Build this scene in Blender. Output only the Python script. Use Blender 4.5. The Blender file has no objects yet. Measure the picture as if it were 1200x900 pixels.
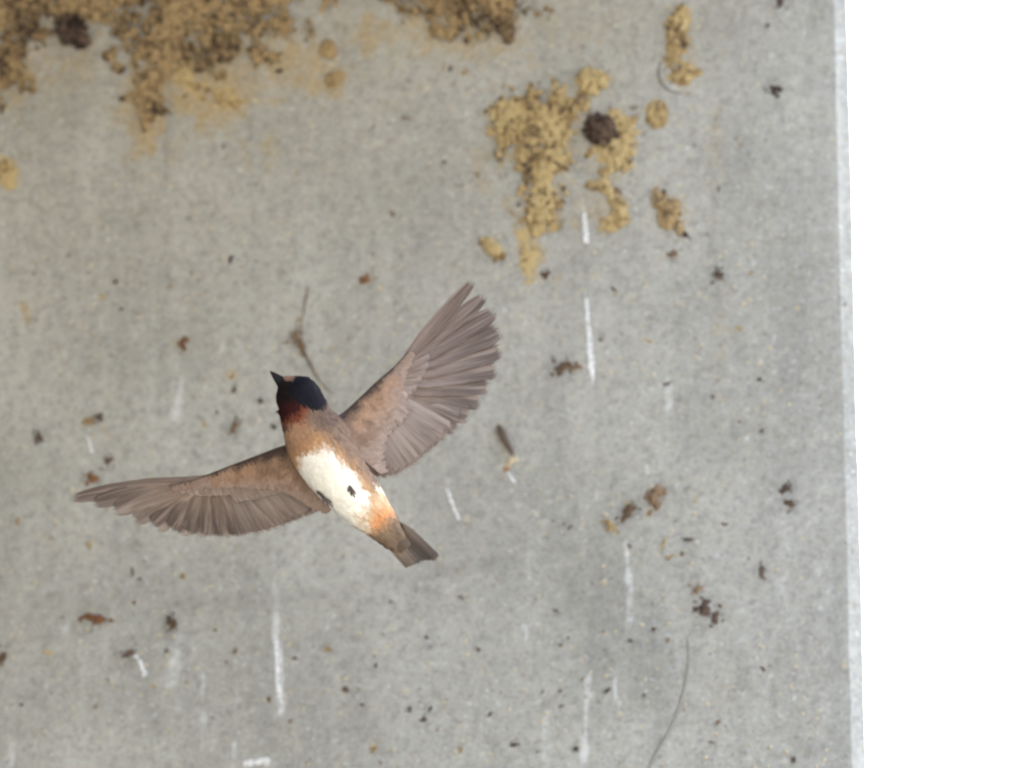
import bpy, math, random
import numpy as np
from mathutils import Vector, Matrix

random.seed(7)
RNG = np.random.default_rng(11)
SC = bpy.context.scene
COL = SC.collection

# ------------------------------------------------------------------ camera
F = 8000.0                       # focal length in pixels of the 1200 x 900 photograph
PITCH = math.radians(26)
CAM = np.array([0.0, 0.0, 1.5])
FWD = np.array([0, math.cos(PITCH), math.sin(PITCH)])
UPV = np.array([0, -math.sin(PITCH), math.cos(PITCH)])
RGT = np.array([1.0, 0, 0])
cam_d = bpy.data.cameras.new('camera')
cam_d.sensor_width = 36.0
cam_d.lens = F / 1200 * 36.0
cam_d.clip_start = 0.05
cam_d.clip_end = 5000
cam_d.dof.use_dof = True
cam_d.dof.focus_distance = 3.42
cam_d.dof.aperture_fstop = 14.0
cam = bpy.data.objects.new('camera', cam_d)
COL.objects.link(cam)
cam.location = CAM
cam.rotation_euler = (math.pi / 2 + PITCH, 0, 0)
SC.camera = cam

# ------------------------------------------------------------------ sky and sun (bright overcast)
SUN_EL, SUN_AZ = math.radians(52), math.radians(28)      # azimuth from +Y towards +X: behind the wall
world = bpy.data.worlds.new('World')
SC.world = world
world.use_nodes = True
wn = world.node_tree
wn.nodes.clear()
sky = wn.nodes.new('ShaderNodeTexSky')
sky.sky_type = 'NISHITA'
sky.sun_disc = False
sky.sun_elevation = SUN_EL
sky.sun_rotation = SUN_AZ
sky.air_density = 1.0
sky.dust_density = 5.5
sky.ozone_density = 1.0
bg = wn.nodes.new('ShaderNodeBackground')
bg.inputs['Strength'].default_value = 0.15
wo = wn.nodes.new('ShaderNodeOutputWorld')
wn.links.new(sky.outputs[0], bg.inputs[0])
wn.links.new(bg.outputs[0], wo.inputs[0])
sun_d = bpy.data.lights.new('sun', 'SUN')
sun_d.energy = 1.5
sun_d.angle = math.radians(14)
sun_d.color = (1.0, 0.97, 0.93)
sun = bpy.data.objects.new('sun', sun_d)
COL.objects.link(sun)
sdir = Vector((math.sin(SUN_AZ) * math.cos(SUN_EL), math.cos(SUN_AZ) * math.cos(SUN_EL), math.sin(SUN_EL)))
sun.rotation_euler = (-sdir).to_track_quat('-Z', 'Y').to_euler()
sun.location = sdir * 30

SC.view_settings.view_transform = 'Standard'
SC.view_settings.look = 'None'
SC.view_settings.exposure = 3.46
SC.view_settings.gamma = 1.0
SC.view_settings.use_curve_mapping = False
SC.render.engine = 'CYCLES'
SC.cycles.use_denoising = True
SC.cycles.max_bounces = 6
SC.cycles.diffuse_bounces = 4

# ------------------------------------------------------------------ helpers
def V3(a):
    return np.array(a, float)

def pix_ray(px, py):
    return FWD + RGT * ((px - 600) / F) + UPV * ((450 - py) / F)

PSI = math.radians(14)
WU = np.array([math.cos(PSI), -math.sin(PSI), 0])        # along the wall, to the right
WN = np.array([-math.sin(PSI), -math.cos(PSI), 0])       # out of the wall
WZ = np.array([0, 0, 1.0])
WP = CAM + FWD * 4.0                                     # the wall where the view centre meets it

def wall_uv(px, py):
    d = pix_ray(px, py)
    t = np.dot(WP - CAM, WN) / np.dot(d, WN)
    p = CAM + d * t
    return np.dot(p - WP, WU), p[2]

def wall_pt(u, z, h=0.0):
    p = WP + WU * u + WN * h
    return np.array([p[0], p[1], z])

def on_wall(px, py, h=0.0):
    u, z = wall_uv(px, py)
    return wall_pt(u, z, h)

def project(P):
    q = P - CAM
    d = q @ FWD
    return 600 + F * (q @ RGT) / d, 450 - F * (q @ UPV) / d

PX = 4.0 / F                                             # metres on the wall per photograph pixel

_tabs = {}
def vnoise(x, y, seed=0):
    if seed not in _tabs:
        _tabs[seed] = np.random.default_rng(1000 + seed).random((256, 256))
    T = _tabs[seed]
    x = np.asarray(x, float); y = np.asarray(y, float)
    xi = np.floor(x).astype(int); yi = np.floor(y).astype(int)
    fx = x - xi; fy = y - yi
    fx = fx * fx * (3 - 2 * fx); fy = fy * fy * (3 - 2 * fy)
    a = T[xi & 255, yi & 255]; b = T[(xi + 1) & 255, yi & 255]
    c = T[xi & 255, (yi + 1) & 255]; d = T[(xi + 1) & 255, (yi + 1) & 255]
    return (a * (1 - fx) + b * fx) * (1 - fy) + (c * (1 - fx) + d * fx) * fy

def fbm(x, y, seed=0, octv=4):
    s = 0; a = 0.5; n = 0
    for o in range(octv):
        s = s + a * vnoise(x * 2 ** o + 17 * o, y * 2 ** o + 31 * o, seed); n += a; a *= 0.5
    return s / n

def worley(x, y, seed=0):
    """distance to the nearest jittered lattice point and that point's random value"""
    if ('w', seed) not in _tabs:
        r = np.random.default_rng(5000 + seed)
        _tabs[('w', seed)] = r.random((128, 128, 3))
    T = _tabs[('w', seed)]
    xi = np.floor(x).astype(int); yi = np.floor(y).astype(int)
    best = np.full(np.shape(x), 9.0); val = np.zeros(np.shape(x))
    for dx in (-1, 0, 1):
        for dy in (-1, 0, 1):
            t = T[(xi + dx) & 127, (yi + dy) & 127]
            d = np.hypot(xi + dx + t[..., 0] - x, yi + dy + t[..., 1] - y)
            m = d < best
            best = np.where(m, d, best); val = np.where(m, t[..., 2], val)
    return best, val

def sstep(a, b, x):
    t = np.clip((x - a) / (b - a), 0, 1)
    return t * t * (3 - 2 * t)

def mesh_obj(name, verts, faces, mat, parent=None, smooth=True, cols=None, uvs=None):
    me = bpy.data.meshes.new(name)
    me.from_pydata([tuple(map(float, v)) for v in verts], [], [tuple(map(int, f)) for f in faces])
    if cols is not None:
        at = me.color_attributes.new('tone', 'FLOAT_COLOR', 'POINT')
        c = np.ones((len(verts), 4), np.float32); c[:, :3] = np.asarray(cols)[:, :3]
        at.data.foreach_set('color', c.ravel())
    if uvs is not None:
        ul = me.uv_layers.new(name='UVMap')
        vi = np.zeros(len(me.loops), np.int32); me.loops.foreach_get('vertex_index', vi)
        ul.data.foreach_set('uv', np.asarray(uvs, np.float32)[vi].ravel())
    if smooth:
        me.polygons.foreach_set('use_smooth', np.ones(len(me.polygons), bool))
    me.materials.append(mat)
    me.update()
    o = bpy.data.objects.new(name, me)
    COL.objects.link(o)
    if parent is not None:
        o.parent = parent
    return o

def tag(o, label, cat, group=None):
    o['label'] = label; o['category'] = cat
    if group:
        o['group'] = group
    return o

def empty(name, loc):
    o = bpy.data.objects.new(name, None)
    o.empty_display_size = 0.02
    COL.objects.link(o)
    o.location = tuple(loc)
    return o

# ------------------------------------------------------------------ materials
class NT:
    def __init__(s, name):
        s.m = bpy.data.materials.new(name); s.m.use_nodes = True
        s.t = s.m.node_tree; s.t.nodes.clear()
        s.out = s.n('ShaderNodeOutputMaterial')
        s.b = s.n('ShaderNodeBsdfPrincipled')
        s.t.links.new(s.b.outputs[0], s.out.inputs[0])
        s.b.inputs['Specular IOR Level'].default_value = 0.25
    def n(s, typ, **kw):
        nd = s.t.nodes.new(typ)
        for k, v in kw.items():
            setattr(nd, k, v)
        return nd
    def put(s, sock, v):
        if isinstance(v, bpy.types.NodeSocket):
            s.t.links.new(v, sock)
        elif isinstance(v, tuple) and len(v) == 3 and sock.type == 'RGBA':
            sock.default_value = (*v, 1)
        else:
            sock.default_value = v
    def math(s, op, a, b=0.0, c=0.0, clamp=False):
        nd = s.n('ShaderNodeMath', operation=op); nd.use_clamp = clamp
        for i, v in enumerate((a, b, c)):
            s.put(nd.inputs[i], v)
        return nd.outputs[0]
    def mix(s, f, a, b, mode='MIX'):
        nd = s.n('ShaderNodeMix', data_type='RGBA', blend_type=mode)
        s.put(nd.inputs[0], f); s.put(nd.inputs[6], a); s.put(nd.inputs[7], b)
        return nd.outputs[2]
    def noise(s, co, scale, detail=4, rough=0.55):
        nd = s.n('ShaderNodeTexNoise'); s.put(nd.inputs['Vector'], co)
        nd.inputs['Scale'].default_value = scale; nd.inputs['Detail'].default_value = detail
        nd.inputs['Roughness'].default_value = rough
        return nd.outputs[0]
    def voro(s, co, scale, feat='F1', rnd=1.0):
        nd = s.n('ShaderNodeTexVoronoi', feature=feat); s.put(nd.inputs['Vector'], co)
        nd.inputs['Scale'].default_value = scale
        nd.inputs['Randomness'].default_value = rnd
        return nd
    def range(s, v, a, b, c=0.0, d=1.0):
        nd = s.n('ShaderNodeMapRange', interpolation_type='SMOOTHSTEP')
        for i, x in enumerate((v, a, b, c, d)):
            s.put(nd.inputs[i], x)
        return nd.outputs[0]
    def sep(s, c):
        nd = s.n('ShaderNodeSeparateColor'); s.put(nd.inputs[0], c)
        return nd.outputs
    def obj(s):
        return s.n('ShaderNodeTexCoord').outputs['Object']
    def attr(s, name='tone'):
        return s.n('ShaderNodeAttribute', attribute_name=name).outputs['Color']
    def rnd(s):
        return s.n('ShaderNodeObjectInfo').outputs['Random']
    def bump(s, h, strength, dist):
        nd = s.n('ShaderNodeBump'); nd.inputs['Strength'].default_value = strength
        nd.inputs['Distance'].default_value = dist; s.put(nd.inputs['Height'], h)
        s.t.links.new(nd.outputs[0], s.b.inputs['Normal'])
    def done(s, col, rough=0.9):
        s.put(s.b.inputs['Base Color'], col); s.put(s.b.inputs['Roughness'], rough)
        return s.m

def concrete_mat():
    k = NT('weathered_concrete'); co = k.obj()
    st = k.sep(k.attr('tone'))
    big = k.noise(co, 9, 5, 0.6)
    mid = k.noise(co, 55, 5, 0.65)
    fine = k.noise(co, 420, 3, 0.7)
    mp = k.n('ShaderNodeMapping'); k.put(mp.inputs[0], co); mp.inputs['Scale'].default_value = (55, 55, 5)
    strk = k.noise(mp.outputs[0], 1.0, 5, 0.6)
    c = k.mix(k.range(big, 0.28, 0.72), (0.278, 0.268, 0.232), (0.368, 0.357, 0.314))
    c = k.mix(k.math('MULTIPLY', k.range(mid, 0.36, 0.70), 0.36), c, (0.40, 0.39, 0.35))
    c = k.mix(k.math('MULTIPLY', k.range(strk, 0.48, 0.74), 0.36), c, (0.19, 0.188, 0.172))
    c = k.mix(k.math('MULTIPLY', k.range(strk, 0.48, 0.30), 0.35), c, (0.44, 0.43, 0.39))
    c = k.mix(k.math('MULTIPLY', k.range(fine, 0.3, 0.75), 0.45), c, k.mix(0.5, c, (0.43, 0.42, 0.39)))
    c = k.mix(k.math('MULTIPLY', k.range(fine, 0.5, 0.3), 0.35), c, (0.14, 0.143, 0.14))
    gr = k.noise(co, 170, 4, 0.75)
    c = k.mix(k.math('MULTIPLY', k.range(gr, 0.51, 0.35), 0.46), c, (0.18, 0.176, 0.158))
    c = k.mix(k.math('MULTIPLY', k.range(gr, 0.55, 0.70), 0.55), c, (0.47, 0.455, 0.42))
    # sand grains, straw coloured and chalky flecks, dark pores
    sn = k.n('ShaderNodeTexNoise'); k.put(sn.inputs['Vector'], co); sn.inputs['Scale'].default_value = 240; sn.inputs['Detail'].default_value = 1
    sv = k.n('ShaderNodeVectorMath', operation='SCALE'); k.put(sv.inputs[0], sn.outputs['Color']); sv.inputs['Scale'].default_value = 0.006
    wv = k.n('ShaderNodeVectorMath', operation='ADD'); k.put(wv.inputs[0], co); k.put(wv.inputs[1], sv.outputs[0])
    for sc, thr, sets in ((300, 0.22, ((0.80, 1.1, (0.52, 0.42, 0.24), 0.9), (0.62, 0.78, (0.58, 0.58, 0.56), 0.9), (0.0, 0.14, (0.09, 0.08, 0.07), 0.9), (0.2, 0.34, (0.15, 0.147, 0.14), 0.7))),
                          (135, 0.17, ((0.80, 1.1, (0.48, 0.40, 0.25), 0.75), (0.0, 0.12, (0.12, 0.105, 0.09), 0.7), (0.4, 0.55, (0.52, 0.52, 0.505), 0.7)))):
        v = k.voro(wv.outputs[0], sc)
        r = k.sep(v.outputs['Color'])
        dd = k.range(v.outputs['Distance'], thr * 1.6, thr * 0.4)
        for lo, hi, colr, amt in sets:
            f = k.math('MULTIPLY', dd, k.math('MULTIPLY', k.math('GREATER_THAN', r[0], lo), k.math('LESS_THAN', r[0], hi)))
            c = k.mix(k.math('MULTIPLY', f, k.math('MULTIPLY', r[1], amt)), c, colr)
    # washed-down mud film, grime, droppings
    n2 = k.noise(co, 130, 5, 0.7)
    mud = k.range(k.math('ADD', st[0], k.math('MULTIPLY', k.math('SUBTRACT', n2, 0.5), 2.1)), 0.10, 1.25)
    c = k.mix(k.math('MULTIPLY', mud, 0.85), c, k.mix(k.range(fine, 0.35, 0.7), (0.31, 0.225, 0.10), (0.45, 0.345, 0.19)))
    drk = k.range(k.math('ADD', st[2], k.math('MULTIPLY', k.math('SUBTRACT', mid, 0.5), 1.3)), 0.05, 1.0)
    c = k.mix(k.math('MULTIPLY', drk, 0.45), c, (0.11, 0.105, 0.095))
    wht = k.range(k.math('ADD', st[1], k.math('MULTIPLY', k.math('SUBTRACT', n2, 0.5), 1.6)), 0.15, 1.0)
    c = k.mix(k.math('MULTIPLY', wht, 0.8), c, (0.64, 0.64, 0.63))
    h = k.math('ADD', k.math('MULTIPLY', mid, 0.8), k.math('MULTIPLY', fine, 0.5))
    h = k.math('SUBTRACT', h, k.math('MULTIPLY', k.range(dd, 0.3, 0.9), 0.25))
    k.bump(h, 0.55, 0.0014)
    return k.done(c, 0.92)

def soffit_mat():
    k = NT('deck_concrete'); co = k.obj()
    c = k.mix(k.range(k.noise(co, 3, 6, 0.6), 0.3, 0.7), (0.22, 0.22, 0.21), (0.33, 0.325, 0.31))
    k.bump(k.noise(co, 60, 5), 0.5, 0.003)
    return k.done(c)

def ground_mat():
    k = NT('dry_gravel'); co = k.obj()
    v = k.voro(co, 28)
    c = k.mix(k.range(k.noise(co, 0.6, 6), 0.35, 0.65), (0.19, 0.185, 0.155), (0.29, 0.285, 0.26))
    c = k.mix(k.math('MULTIPLY', k.range(v.outputs['Distance'], 0.2, 0.6), 0.45), c, (0.10, 0.09, 0.07))
    k.bump(v.outputs['Distance'], 0.8, 0.02)
    return k.done(c)

def mud_mat(name, a, b, d):
    """a pale dry, b mid, d dark; the vertex tone picks among them pellet by pellet"""
    k = NT(name); co = k.obj()
    t = k.sep(k.attr('tone'))[0]
    n = k.noise(co, 330, 5, 0.65)
    q = k.math('ADD', t, k.math('MULTIPLY', k.math('SUBTRACT', n, 0.5), 0.55))
    c = k.mix(k.range(q, 0.10, 0.42), d, b)
    c = k.mix(k.range(q, 0.38, 0.75), c, a)
    g = k.noise(co, 1300, 3, 0.7)
    c = k.mix(k.math('MULTIPLY', k.range(g, 0.55, 0.75), 0.4), c, a)
    k.bump(k.math('ADD', n, k.math('MULTIPLY', g, 0.5)), 0.7, 0.0012)
    return k.done(c, 0.95)

def lump_mat(name, a, b, sc=2.6):
    k = NT(name); co = k.obj()
    n = k.noise(co, sc, 5, 0.7)
    r = k.rnd()
    q = k.math('ADD', n, k.math('MULTIPLY', k.math('SUBTRACT', r, 0.5), 0.4))
    c = k.mix(k.range(q, 0.3, 0.72), a, b)
    k.bump(k.noise(co, 7.0, 3), 0.8, 0.0008)
    return k.done(c, 0.92)

def bird_mat(name, sheen=0.0):
    k = NT(name); co = k.obj()
    mp = k.n('ShaderNodeMapping'); k.put(mp.inputs[0], co)
    mp.inputs['Rotation'].default_value = (0, 0, math.radians(49)); mp.inputs['Scale'].default_value = (700, 2600, 900)
    n = k.noise(mp.outputs[0], 1.0, 4, 0.65)
    c = k.attr('tone')
    c = k.mix(k.math('MULTIPLY', k.range(n, 0.55, 0.25), 0.22), c, k.mix(0.40, c, (0.02, 0.016, 0.014)))
    k.bump(n, 0.5, 0.0006)
    k.b.inputs['Specular IOR Level'].default_value = 0.08
    k.b.inputs['Sheen Roughness'].default_value = 0.6
    return k.done(c, 0.9)

def feather_mat(name, root, mid, tip, trans=0.22, pale=(0.42, 0.34, 0.29), edge_pale=0.30):
    k = NT(name)
    uv = k.n('ShaderNodeTexCoord').outputs['UV']
    sx = k.n('ShaderNodeSeparateXYZ'); k.put(sx.inputs[0], uv)
    s = k.math('SUBTRACT', k.math('MULTIPLY', sx.outputs[0], 2.0), 1.0)
    t = sx.outputs[1]
    sa = k.math('ABSOLUTE', s)
    c = k.mix(k.range(t, 0.15, 0.6), root, mid)
    c = k.mix(k.range(t, 0.42, 0.95), c, tip)
    r = k.rnd()
    # barbs run out and towards the tip; worn streaks run along the vane
    ph = k.math('MULTIPLY', k.math('SUBTRACT', t, k.math('MULTIPLY', sa, 0.10)), 90.0)
    cv = k.n('ShaderNodeCombineXYZ'); k.put(cv.inputs[0], ph); k.put(cv.inputs[1], k.math('MULTIPLY', s, 0.6)); k.put(cv.inputs[2], k.math('MULTIPLY', r, 40.0))
    n = k.noise(cv.outputs[0], 0.5, 3, 0.7)
    cw = k.n('ShaderNodeCombineXYZ'); k.put(cw.inputs[0], k.math('MULTIPLY', s, 3.2)); k.put(cw.inputs[1], k.math('MULTIPLY', t, 1.6)); k.put(cw.inputs[2], k.math('MULTIPLY', r, 70.0))
    w = k.noise(cw.outputs[0], 1.0, 4, 0.6)
    c = k.mix(k.math('MULTIPLY', k.range(w, 0.46, 0.66), 0.8), c, k.mix(0.6, c, pale))
    c = k.mix(k.math('MULTIPLY', k.range(w, 0.5, 0.30), 0.75), c, k.mix(0.65, c, (0.05, 0.036, 0.03)))
    c = k.mix(k.math('MULTIPLY', k.range(n, 0.5, 0.25), 0.25), c, k.mix(0.4, c, (0.03, 0.025, 0.022)))
    # one vane darker, the other paler towards its free edge
    c = k.mix(k.math('MULTIPLY', k.range(s, 0.1, -0.95), 0.55), c, k.mix(0.6, c, (0.05, 0.038, 0.033)))
    c = k.mix(k.math('MULTIPLY', k.range(s, 0.1, 0.9), edge_pale), c, (0.36, 0.30, 0.265))
    c = k.mix(k.math('MULTIPLY', k.range(sa, 0.06, 0.01), 0.25), c, (0.30, 0.24, 0.20))
    c = k.mix(k.math('MULTIPLY', r, 0.30), c, (0.12, 0.092, 0.08))
    k.bump(n, 0.35, 0.0003)
    k.b.inputs['Sheen Weight'].default_value = 0.1
    m = k.done(c, 0.6)
    tr = k.n('ShaderNodeBsdfTranslucent'); k.put(tr.inputs[0], c)
    mx = k.n('ShaderNodeMixShader'); mx.inputs[0].default_value = trans
    k.t.links.new(k.b.outputs[0], mx.inputs[1]); k.t.links.new(tr.outputs[0], mx.inputs[2])
    # barbs come apart towards the worn tip and free edge, leaving gaps
    cf = k.n('ShaderNodeCombineXYZ'); k.put(cf.inputs[0], k.math('MULTIPLY', s, 16.0)); k.put(cf.inputs[1], k.math('MULTIPLY', t, 5.0)); k.put(cf.inputs[2], k.math('MULTIPLY', r, 30.0))
    fr = k.noise(cf.outputs[0], 1.0, 3, 0.6)
    edge = k.math('MAXIMUM', k.range(t, 0.84, 1.0), k.math('MULTIPLY', k.range(sa, 0.78, 1.0), k.math('MULTIPLY', k.range(t, 0.4, 0.9), 0.55)))
    hole = k.range(k.math('ADD', k.math('MULTIPLY', edge, 1.0), k.math('MULTIPLY', k.math('SUBTRACT', fr, 0.5), 1.2)), 0.45, 0.95)
    tp = k.n('ShaderNodeBsdfTransparent')
    m2 = k.n('ShaderNodeMixShader'); k.put(m2.inputs[0], hole)
    k.t.links.new(mx.outputs[0], m2.inputs[1]); k.t.links.new(tp.outputs[0], m2.inputs[2])
    k.t.links.new(m2.outputs[0], k.out.inputs[0])
    return m

def plain_mat(name, col, rough=0.6, spec=0.3, var=0.3, sc=900):
    k = NT(name); co = k.obj()
    n = k.noise(co, sc, 4)
    k.b.inputs['Specular IOR Level'].default_value = spec
    return k.done(k.mix(k.math('MULTIPLY', k.range(n, 0.3, 0.7), var), col, tuple(x * 0.4 for x in col)), rough)

def streak_mat():
    """chalky dropping that thins out towards its ends and edges (tone red = cover)"""
    k = NT('chalky_dropping'); co = k.obj()
    t = k.sep(k.attr('tone'))[0]
    n = k.noise(co, 420, 5, 0.7)
    a = k.range(k.math('ADD', t, k.math('MULTIPLY', k.math('SUBTRACT', n, 0.5), 1.3)), 0.2, 1.15)
    c = k.mix(k.range(n, 0.3, 0.7), (0.58, 0.58, 0.56), (0.76, 0.76, 0.75))
    k.put(k.b.inputs['Alpha'], k.math('MULTIPLY', a, 0.95))
    k.bump(n, 0.5, 0.0006)
    return k.done(c, 0.9)

M_CON = concrete_mat(); M_SOF = soffit_mat(); M_GND = ground_mat()
M_TAN = mud_mat('dry_tan_mud', (0.44, 0.335, 0.165), (0.30, 0.21, 0.095), (0.075, 0.05, 0.033))
M_BRN = mud_mat('brown_mud', (0.33, 0.235, 0.12), (0.185, 0.125, 0.065), (0.055, 0.038, 0.026))
M_DRK = mud_mat('dark_mud', (0.10, 0.065, 0.045), (0.04, 0.026, 0.021), (0.014, 0.010, 0.009))
M_PTAN = lump_mat('tan_pellet', (0.22, 0.145, 0.068), (0.42, 0.31, 0.155))
M_PBRN = lump_mat('brown_pellet', (0.10, 0.066, 0.042), (0.26, 0.175, 0.105))
M_PDRK = lump_mat('dark_pellet', (0.05, 0.036, 0.029), (0.14, 0.10, 0.075))
M_OCH = lump_mat('ochre_speck', (0.29, 0.20, 0.095), (0.49, 0.385, 0.22))
M_RED = lump_mat('rusty_speck', (0.14, 0.065, 0.03), (0.32, 0.17, 0.08))
M_PALE = lump_mat('pale_husk', (0.42, 0.33, 0.2), (0.66, 0.58, 0.42))
M_GRIT = lump_mat('straw_grit', (0.36, 0.29, 0.18), (0.50, 0.43, 0.30), 300)
M_WHT = streak_mat()
M_STALK = plain_mat('dry_stalk', (0.15, 0.10, 0.06), 0.8)
M_BODY = bird_mat('swallow_plumage')
M_PRIM = feather_mat('flight_feather', (0.27, 0.195, 0.15), (0.215, 0.158, 0.126), (0.095, 0.069, 0.056))
M_SEC = feather_mat('secondary_feather', (0.29, 0.225, 0.19), (0.315, 0.255, 0.222), (0.20, 0.15, 0.125))
M_COV = feather_mat('covert_feather', (0.22, 0.145, 0.10), (0.25, 0.175, 0.13), (0.27, 0.205, 0.168), 0.12)
M_TAIL = feather_mat('tail_feather', (0.12, 0.085, 0.06), (0.065, 0.05, 0.04), (0.03, 0.025, 0.022), 0.10, (0.11, 0.08, 0.06), 0.05)
M_TAILO = feather_mat('outer_tail_feather', (0.26, 0.18, 0.11), (0.21, 0.155, 0.10), (0.07, 0.055, 0.043), 0.12, (0.30, 0.21, 0.13), 0.1)
M_BEAK = plain_mat('black_beak', (0.009, 0.008, 0.008), 0.6, 0.2)
M_EYE = plain_mat('dark_eye', (0.006, 0.004, 0.004), 0.08, 0.6, 0.0)
M_FOOT = plain_mat('grey_foot', (0.085, 0.062, 0.06), 0.6)

# ------------------------------------------------------------------ ground
def build_ground():
    n = 41
    g = np.sinh(np.linspace(-6, 6, n)) / np.sinh(6) * 900
    verts = [(x, y, 0.05 * (fbm(x * 0.3 + 50, y * 0.3 + 50, 3) - 0.5)) for y in g for x in g]
    faces = [(j * n + i, j * n + i + 1, (j + 1) * n + i + 1, (j + 1) * n + i) for j in range(n - 1) for i in range(n - 1)]
    o = mesh_obj('ground', verts, faces, M_GND)
    o['kind'] = 'structure'
build_ground()

# ------------------------------------------------------------------ the concrete bridge
U_EDGE = wall_uv(988, 450)[0]
SOFFIT = wall_uv(0, -48)[1]
SIDE = np.array([-0.05, 1.0, 0.0]); SIDE /= np.linalg.norm(SIDE)     # skewed end face, runs back from the corner

SMUDGE = [(429, 328, 8), (474, 140, 6), (908, 104, 9), (660, 430, 12), (767, 584, 14), (736, 603, 9), (593, 513, 8), (830, 716, 11), (817, 690, 6), (893, 672, 7), (921, 574, 8), (925, 591, 6),
    (346, 395, 9), (115, 488, 8), (46, 511, 7), (108, 560, 8), (275, 500, 8), (214, 404, 8), (150, 768, 7), (199, 729, 8), (107, 724, 10), (705, 153, 16), (640, 250, 14), (841, 322, 8), (875, 178, 8), (85, 38, 20)]
MUD_FILM = [  # px, py, rx, ry, degrees, amount: mud washed over the concrete
    (240, 105, 75, 52, 20, .95), (172, 125, 34, 66, 0, .9), (350, 82, 66, 34, 15, .8), (270, 70, 130, 60, 0, .6), (60, 70, 70, 50, 0, .5), (390, 90, 18, 28, 0, .7), (205, 172, 15, 26, 0, .5),
    (315, 172, 14, 32, 0, .5), (285, 175, 10, 22, 0, .4), (60, 40, 90, 60, 0, .5), (20, 90, 35, 50, 0, .6), (10, 205, 16, 26, 0, .75),
    (440, 40, 40, 24, -15, .75), (540, 34, 95, 46, 5, .65), (620, 300, 17, 34, 0, .95), (612, 270, 14, 14, 0, .7), (632, 160, 66, 60, 0, .55), (640, 220, 40, 50, 0, .45),
    (715, 180, 38, 48, 0, .5), (716, 245, 22, 32, 0, .6), (570, 215, 24, 26, 0, .35), (560, 190, 16, 22, 0, .4), (700, 100, 40, 22, 0, .35),
    (770, 132, 16, 18, 0, .6), (797, 60, 22, 46, 0, .45), (790, 250, 20, 34, -20, .4), (655, 325, 8, 6, 0, .6), (680, 255, 16, 26, 0, .45), (600, 240, 14, 16, 0, .4),
    (840, 170, 12, 90, 2, .30), (846, 400, 13, 70, 0, .30), (853, 560, 26, 22, 0, .26), (30, 365, 5, 16, -15, .75), (272, 440, 9, 9, 0, .7),
    (215, 675, 6, 6, 0, .75), (438, 877, 7, 7, 0, .8), (110, 500, 40, 10, 30, .28), (330, 60, 70, 50, 0, .35), (545, 85, 14, 8, 45, .35),
    (690, 40, 60, 20, 0, .25), (120, 122, 26, 10, 0, .35), (815, 585, 6, 8, 0, .5), (850, 810, 16, 40, 0, .22), (210, 405, 14, 16, 0, .4), (392, 648, 5, 8, 0, .6),
    (470, 60, 20, 30, 0, .3), (120, 720, 40, 10, 20, .22), (100, 260, 150, 120, 0, .10), (300, 30, 260, 90, 0, .20), (540, 876, 6, 8, 0, .5), (60, 640, 8, 16, -35, .3)]
WHITE = [  # px0, py0, px1, py1, half width, amount
    (321, 625, 324, 715, 4, .42), (324, 715, 325, 800, 5.5, .75), (325, 790, 330, 838, 5, .8), (238, 785, 238, 885, 5, .55), (212, 735, 200, 808, 9, .45),
    (735, 632, 738, 735, 4.5, .65), (691, 785, 683, 900, 5.5, .65), (640, 835, 637, 900, 4.5, .5), (717, 790, 726, 842, 4, .55), (760, 800, 764, 815, 5, .35),
    (684, 232, 685, 262, 4, .4), (782, 440, 786, 482, 4.5, .6), (213, 440, 206, 498, 7, .5), (260, 398, 259, 416, 3.5, .6), (15, 870, 14, 900, 6, .6),
    (12, 830, 12, 870, 4, .35), (276, 865, 278, 890, 4, .6), (690, 455, 693, 520, 3, .3), (698, 560, 698, 590, 3, .3), (614, 730, 616, 755, 4, .65),
    (698, 652, 699, 660, 4, .7), (838, 645, 841, 655, 4, .6), (72, 728, 76, 745, 6, .45), (757, 540, 760, 555, 4, .6), (718, 750, 720, 766, 3, .5), (742, 840, 745, 860, 4, .4),
    (273, 635, 274, 670, 4, .4), (785, 260, 815, 340, 3, .28), (780, 70, 790, 105, 6, .35), (695, 370, 696, 560, 2.2, .35), (660, 545, 668, 560, 3, .3), (150, 255, 152, 275, 4, .25)]
GRIME = [
    (520, 668, 120, 13, -9, .42), (300, 702, 150, 14, -4, .40), (130, 700, 120, 14, -6, .25), (700, 700, 60, 60, 0, .35), (840, 480, 60, 90, 10, .3), (870, 130, 30, 120, 0, .3),
    (740, 770, 90, 60, 0, .3), (220, 400, 14, 8, 0, .5), (880, 20, 30, 60, 0, .25), (835, 330, 10, 90, 0, .35), (420, 810, 20, 90, 0, .3),
    (60, 300, 90, 60, 0, .15), (480, 250, 120, 60, 0, .15), (600, 620, 120, 50, 0, .2), (190, 855, 12, 12, 0, .45), (940, 440, 30, 60, 0, .2), (480, 700, 60, 20, 0, .3),
    (890, 560, 50, 60, 0, .25), (110, 415, 14, 8, 20, .3), (30, 560, 60, 80, 0, .15), (150, 640, 20, 12, 0, .5), (95, 560, 30, 6, 10, .35), (60, 820, 40, 30, 0, .2), (945, 880, 10, 10, 0, .6)]

def ell(px, py, b, wob):
    cx, cy, rx, ry, an, am = b
    a = math.radians(an); dx = px - cx; dy = py - cy
    x = dx * math.cos(a) + dy * math.sin(a); y = -dx * math.sin(a) + dy * math.cos(a)
    r = np.hypot(x / rx, y / ry) * wob
    return am * np.clip(1.35 - r * r, 0, 1)

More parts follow.
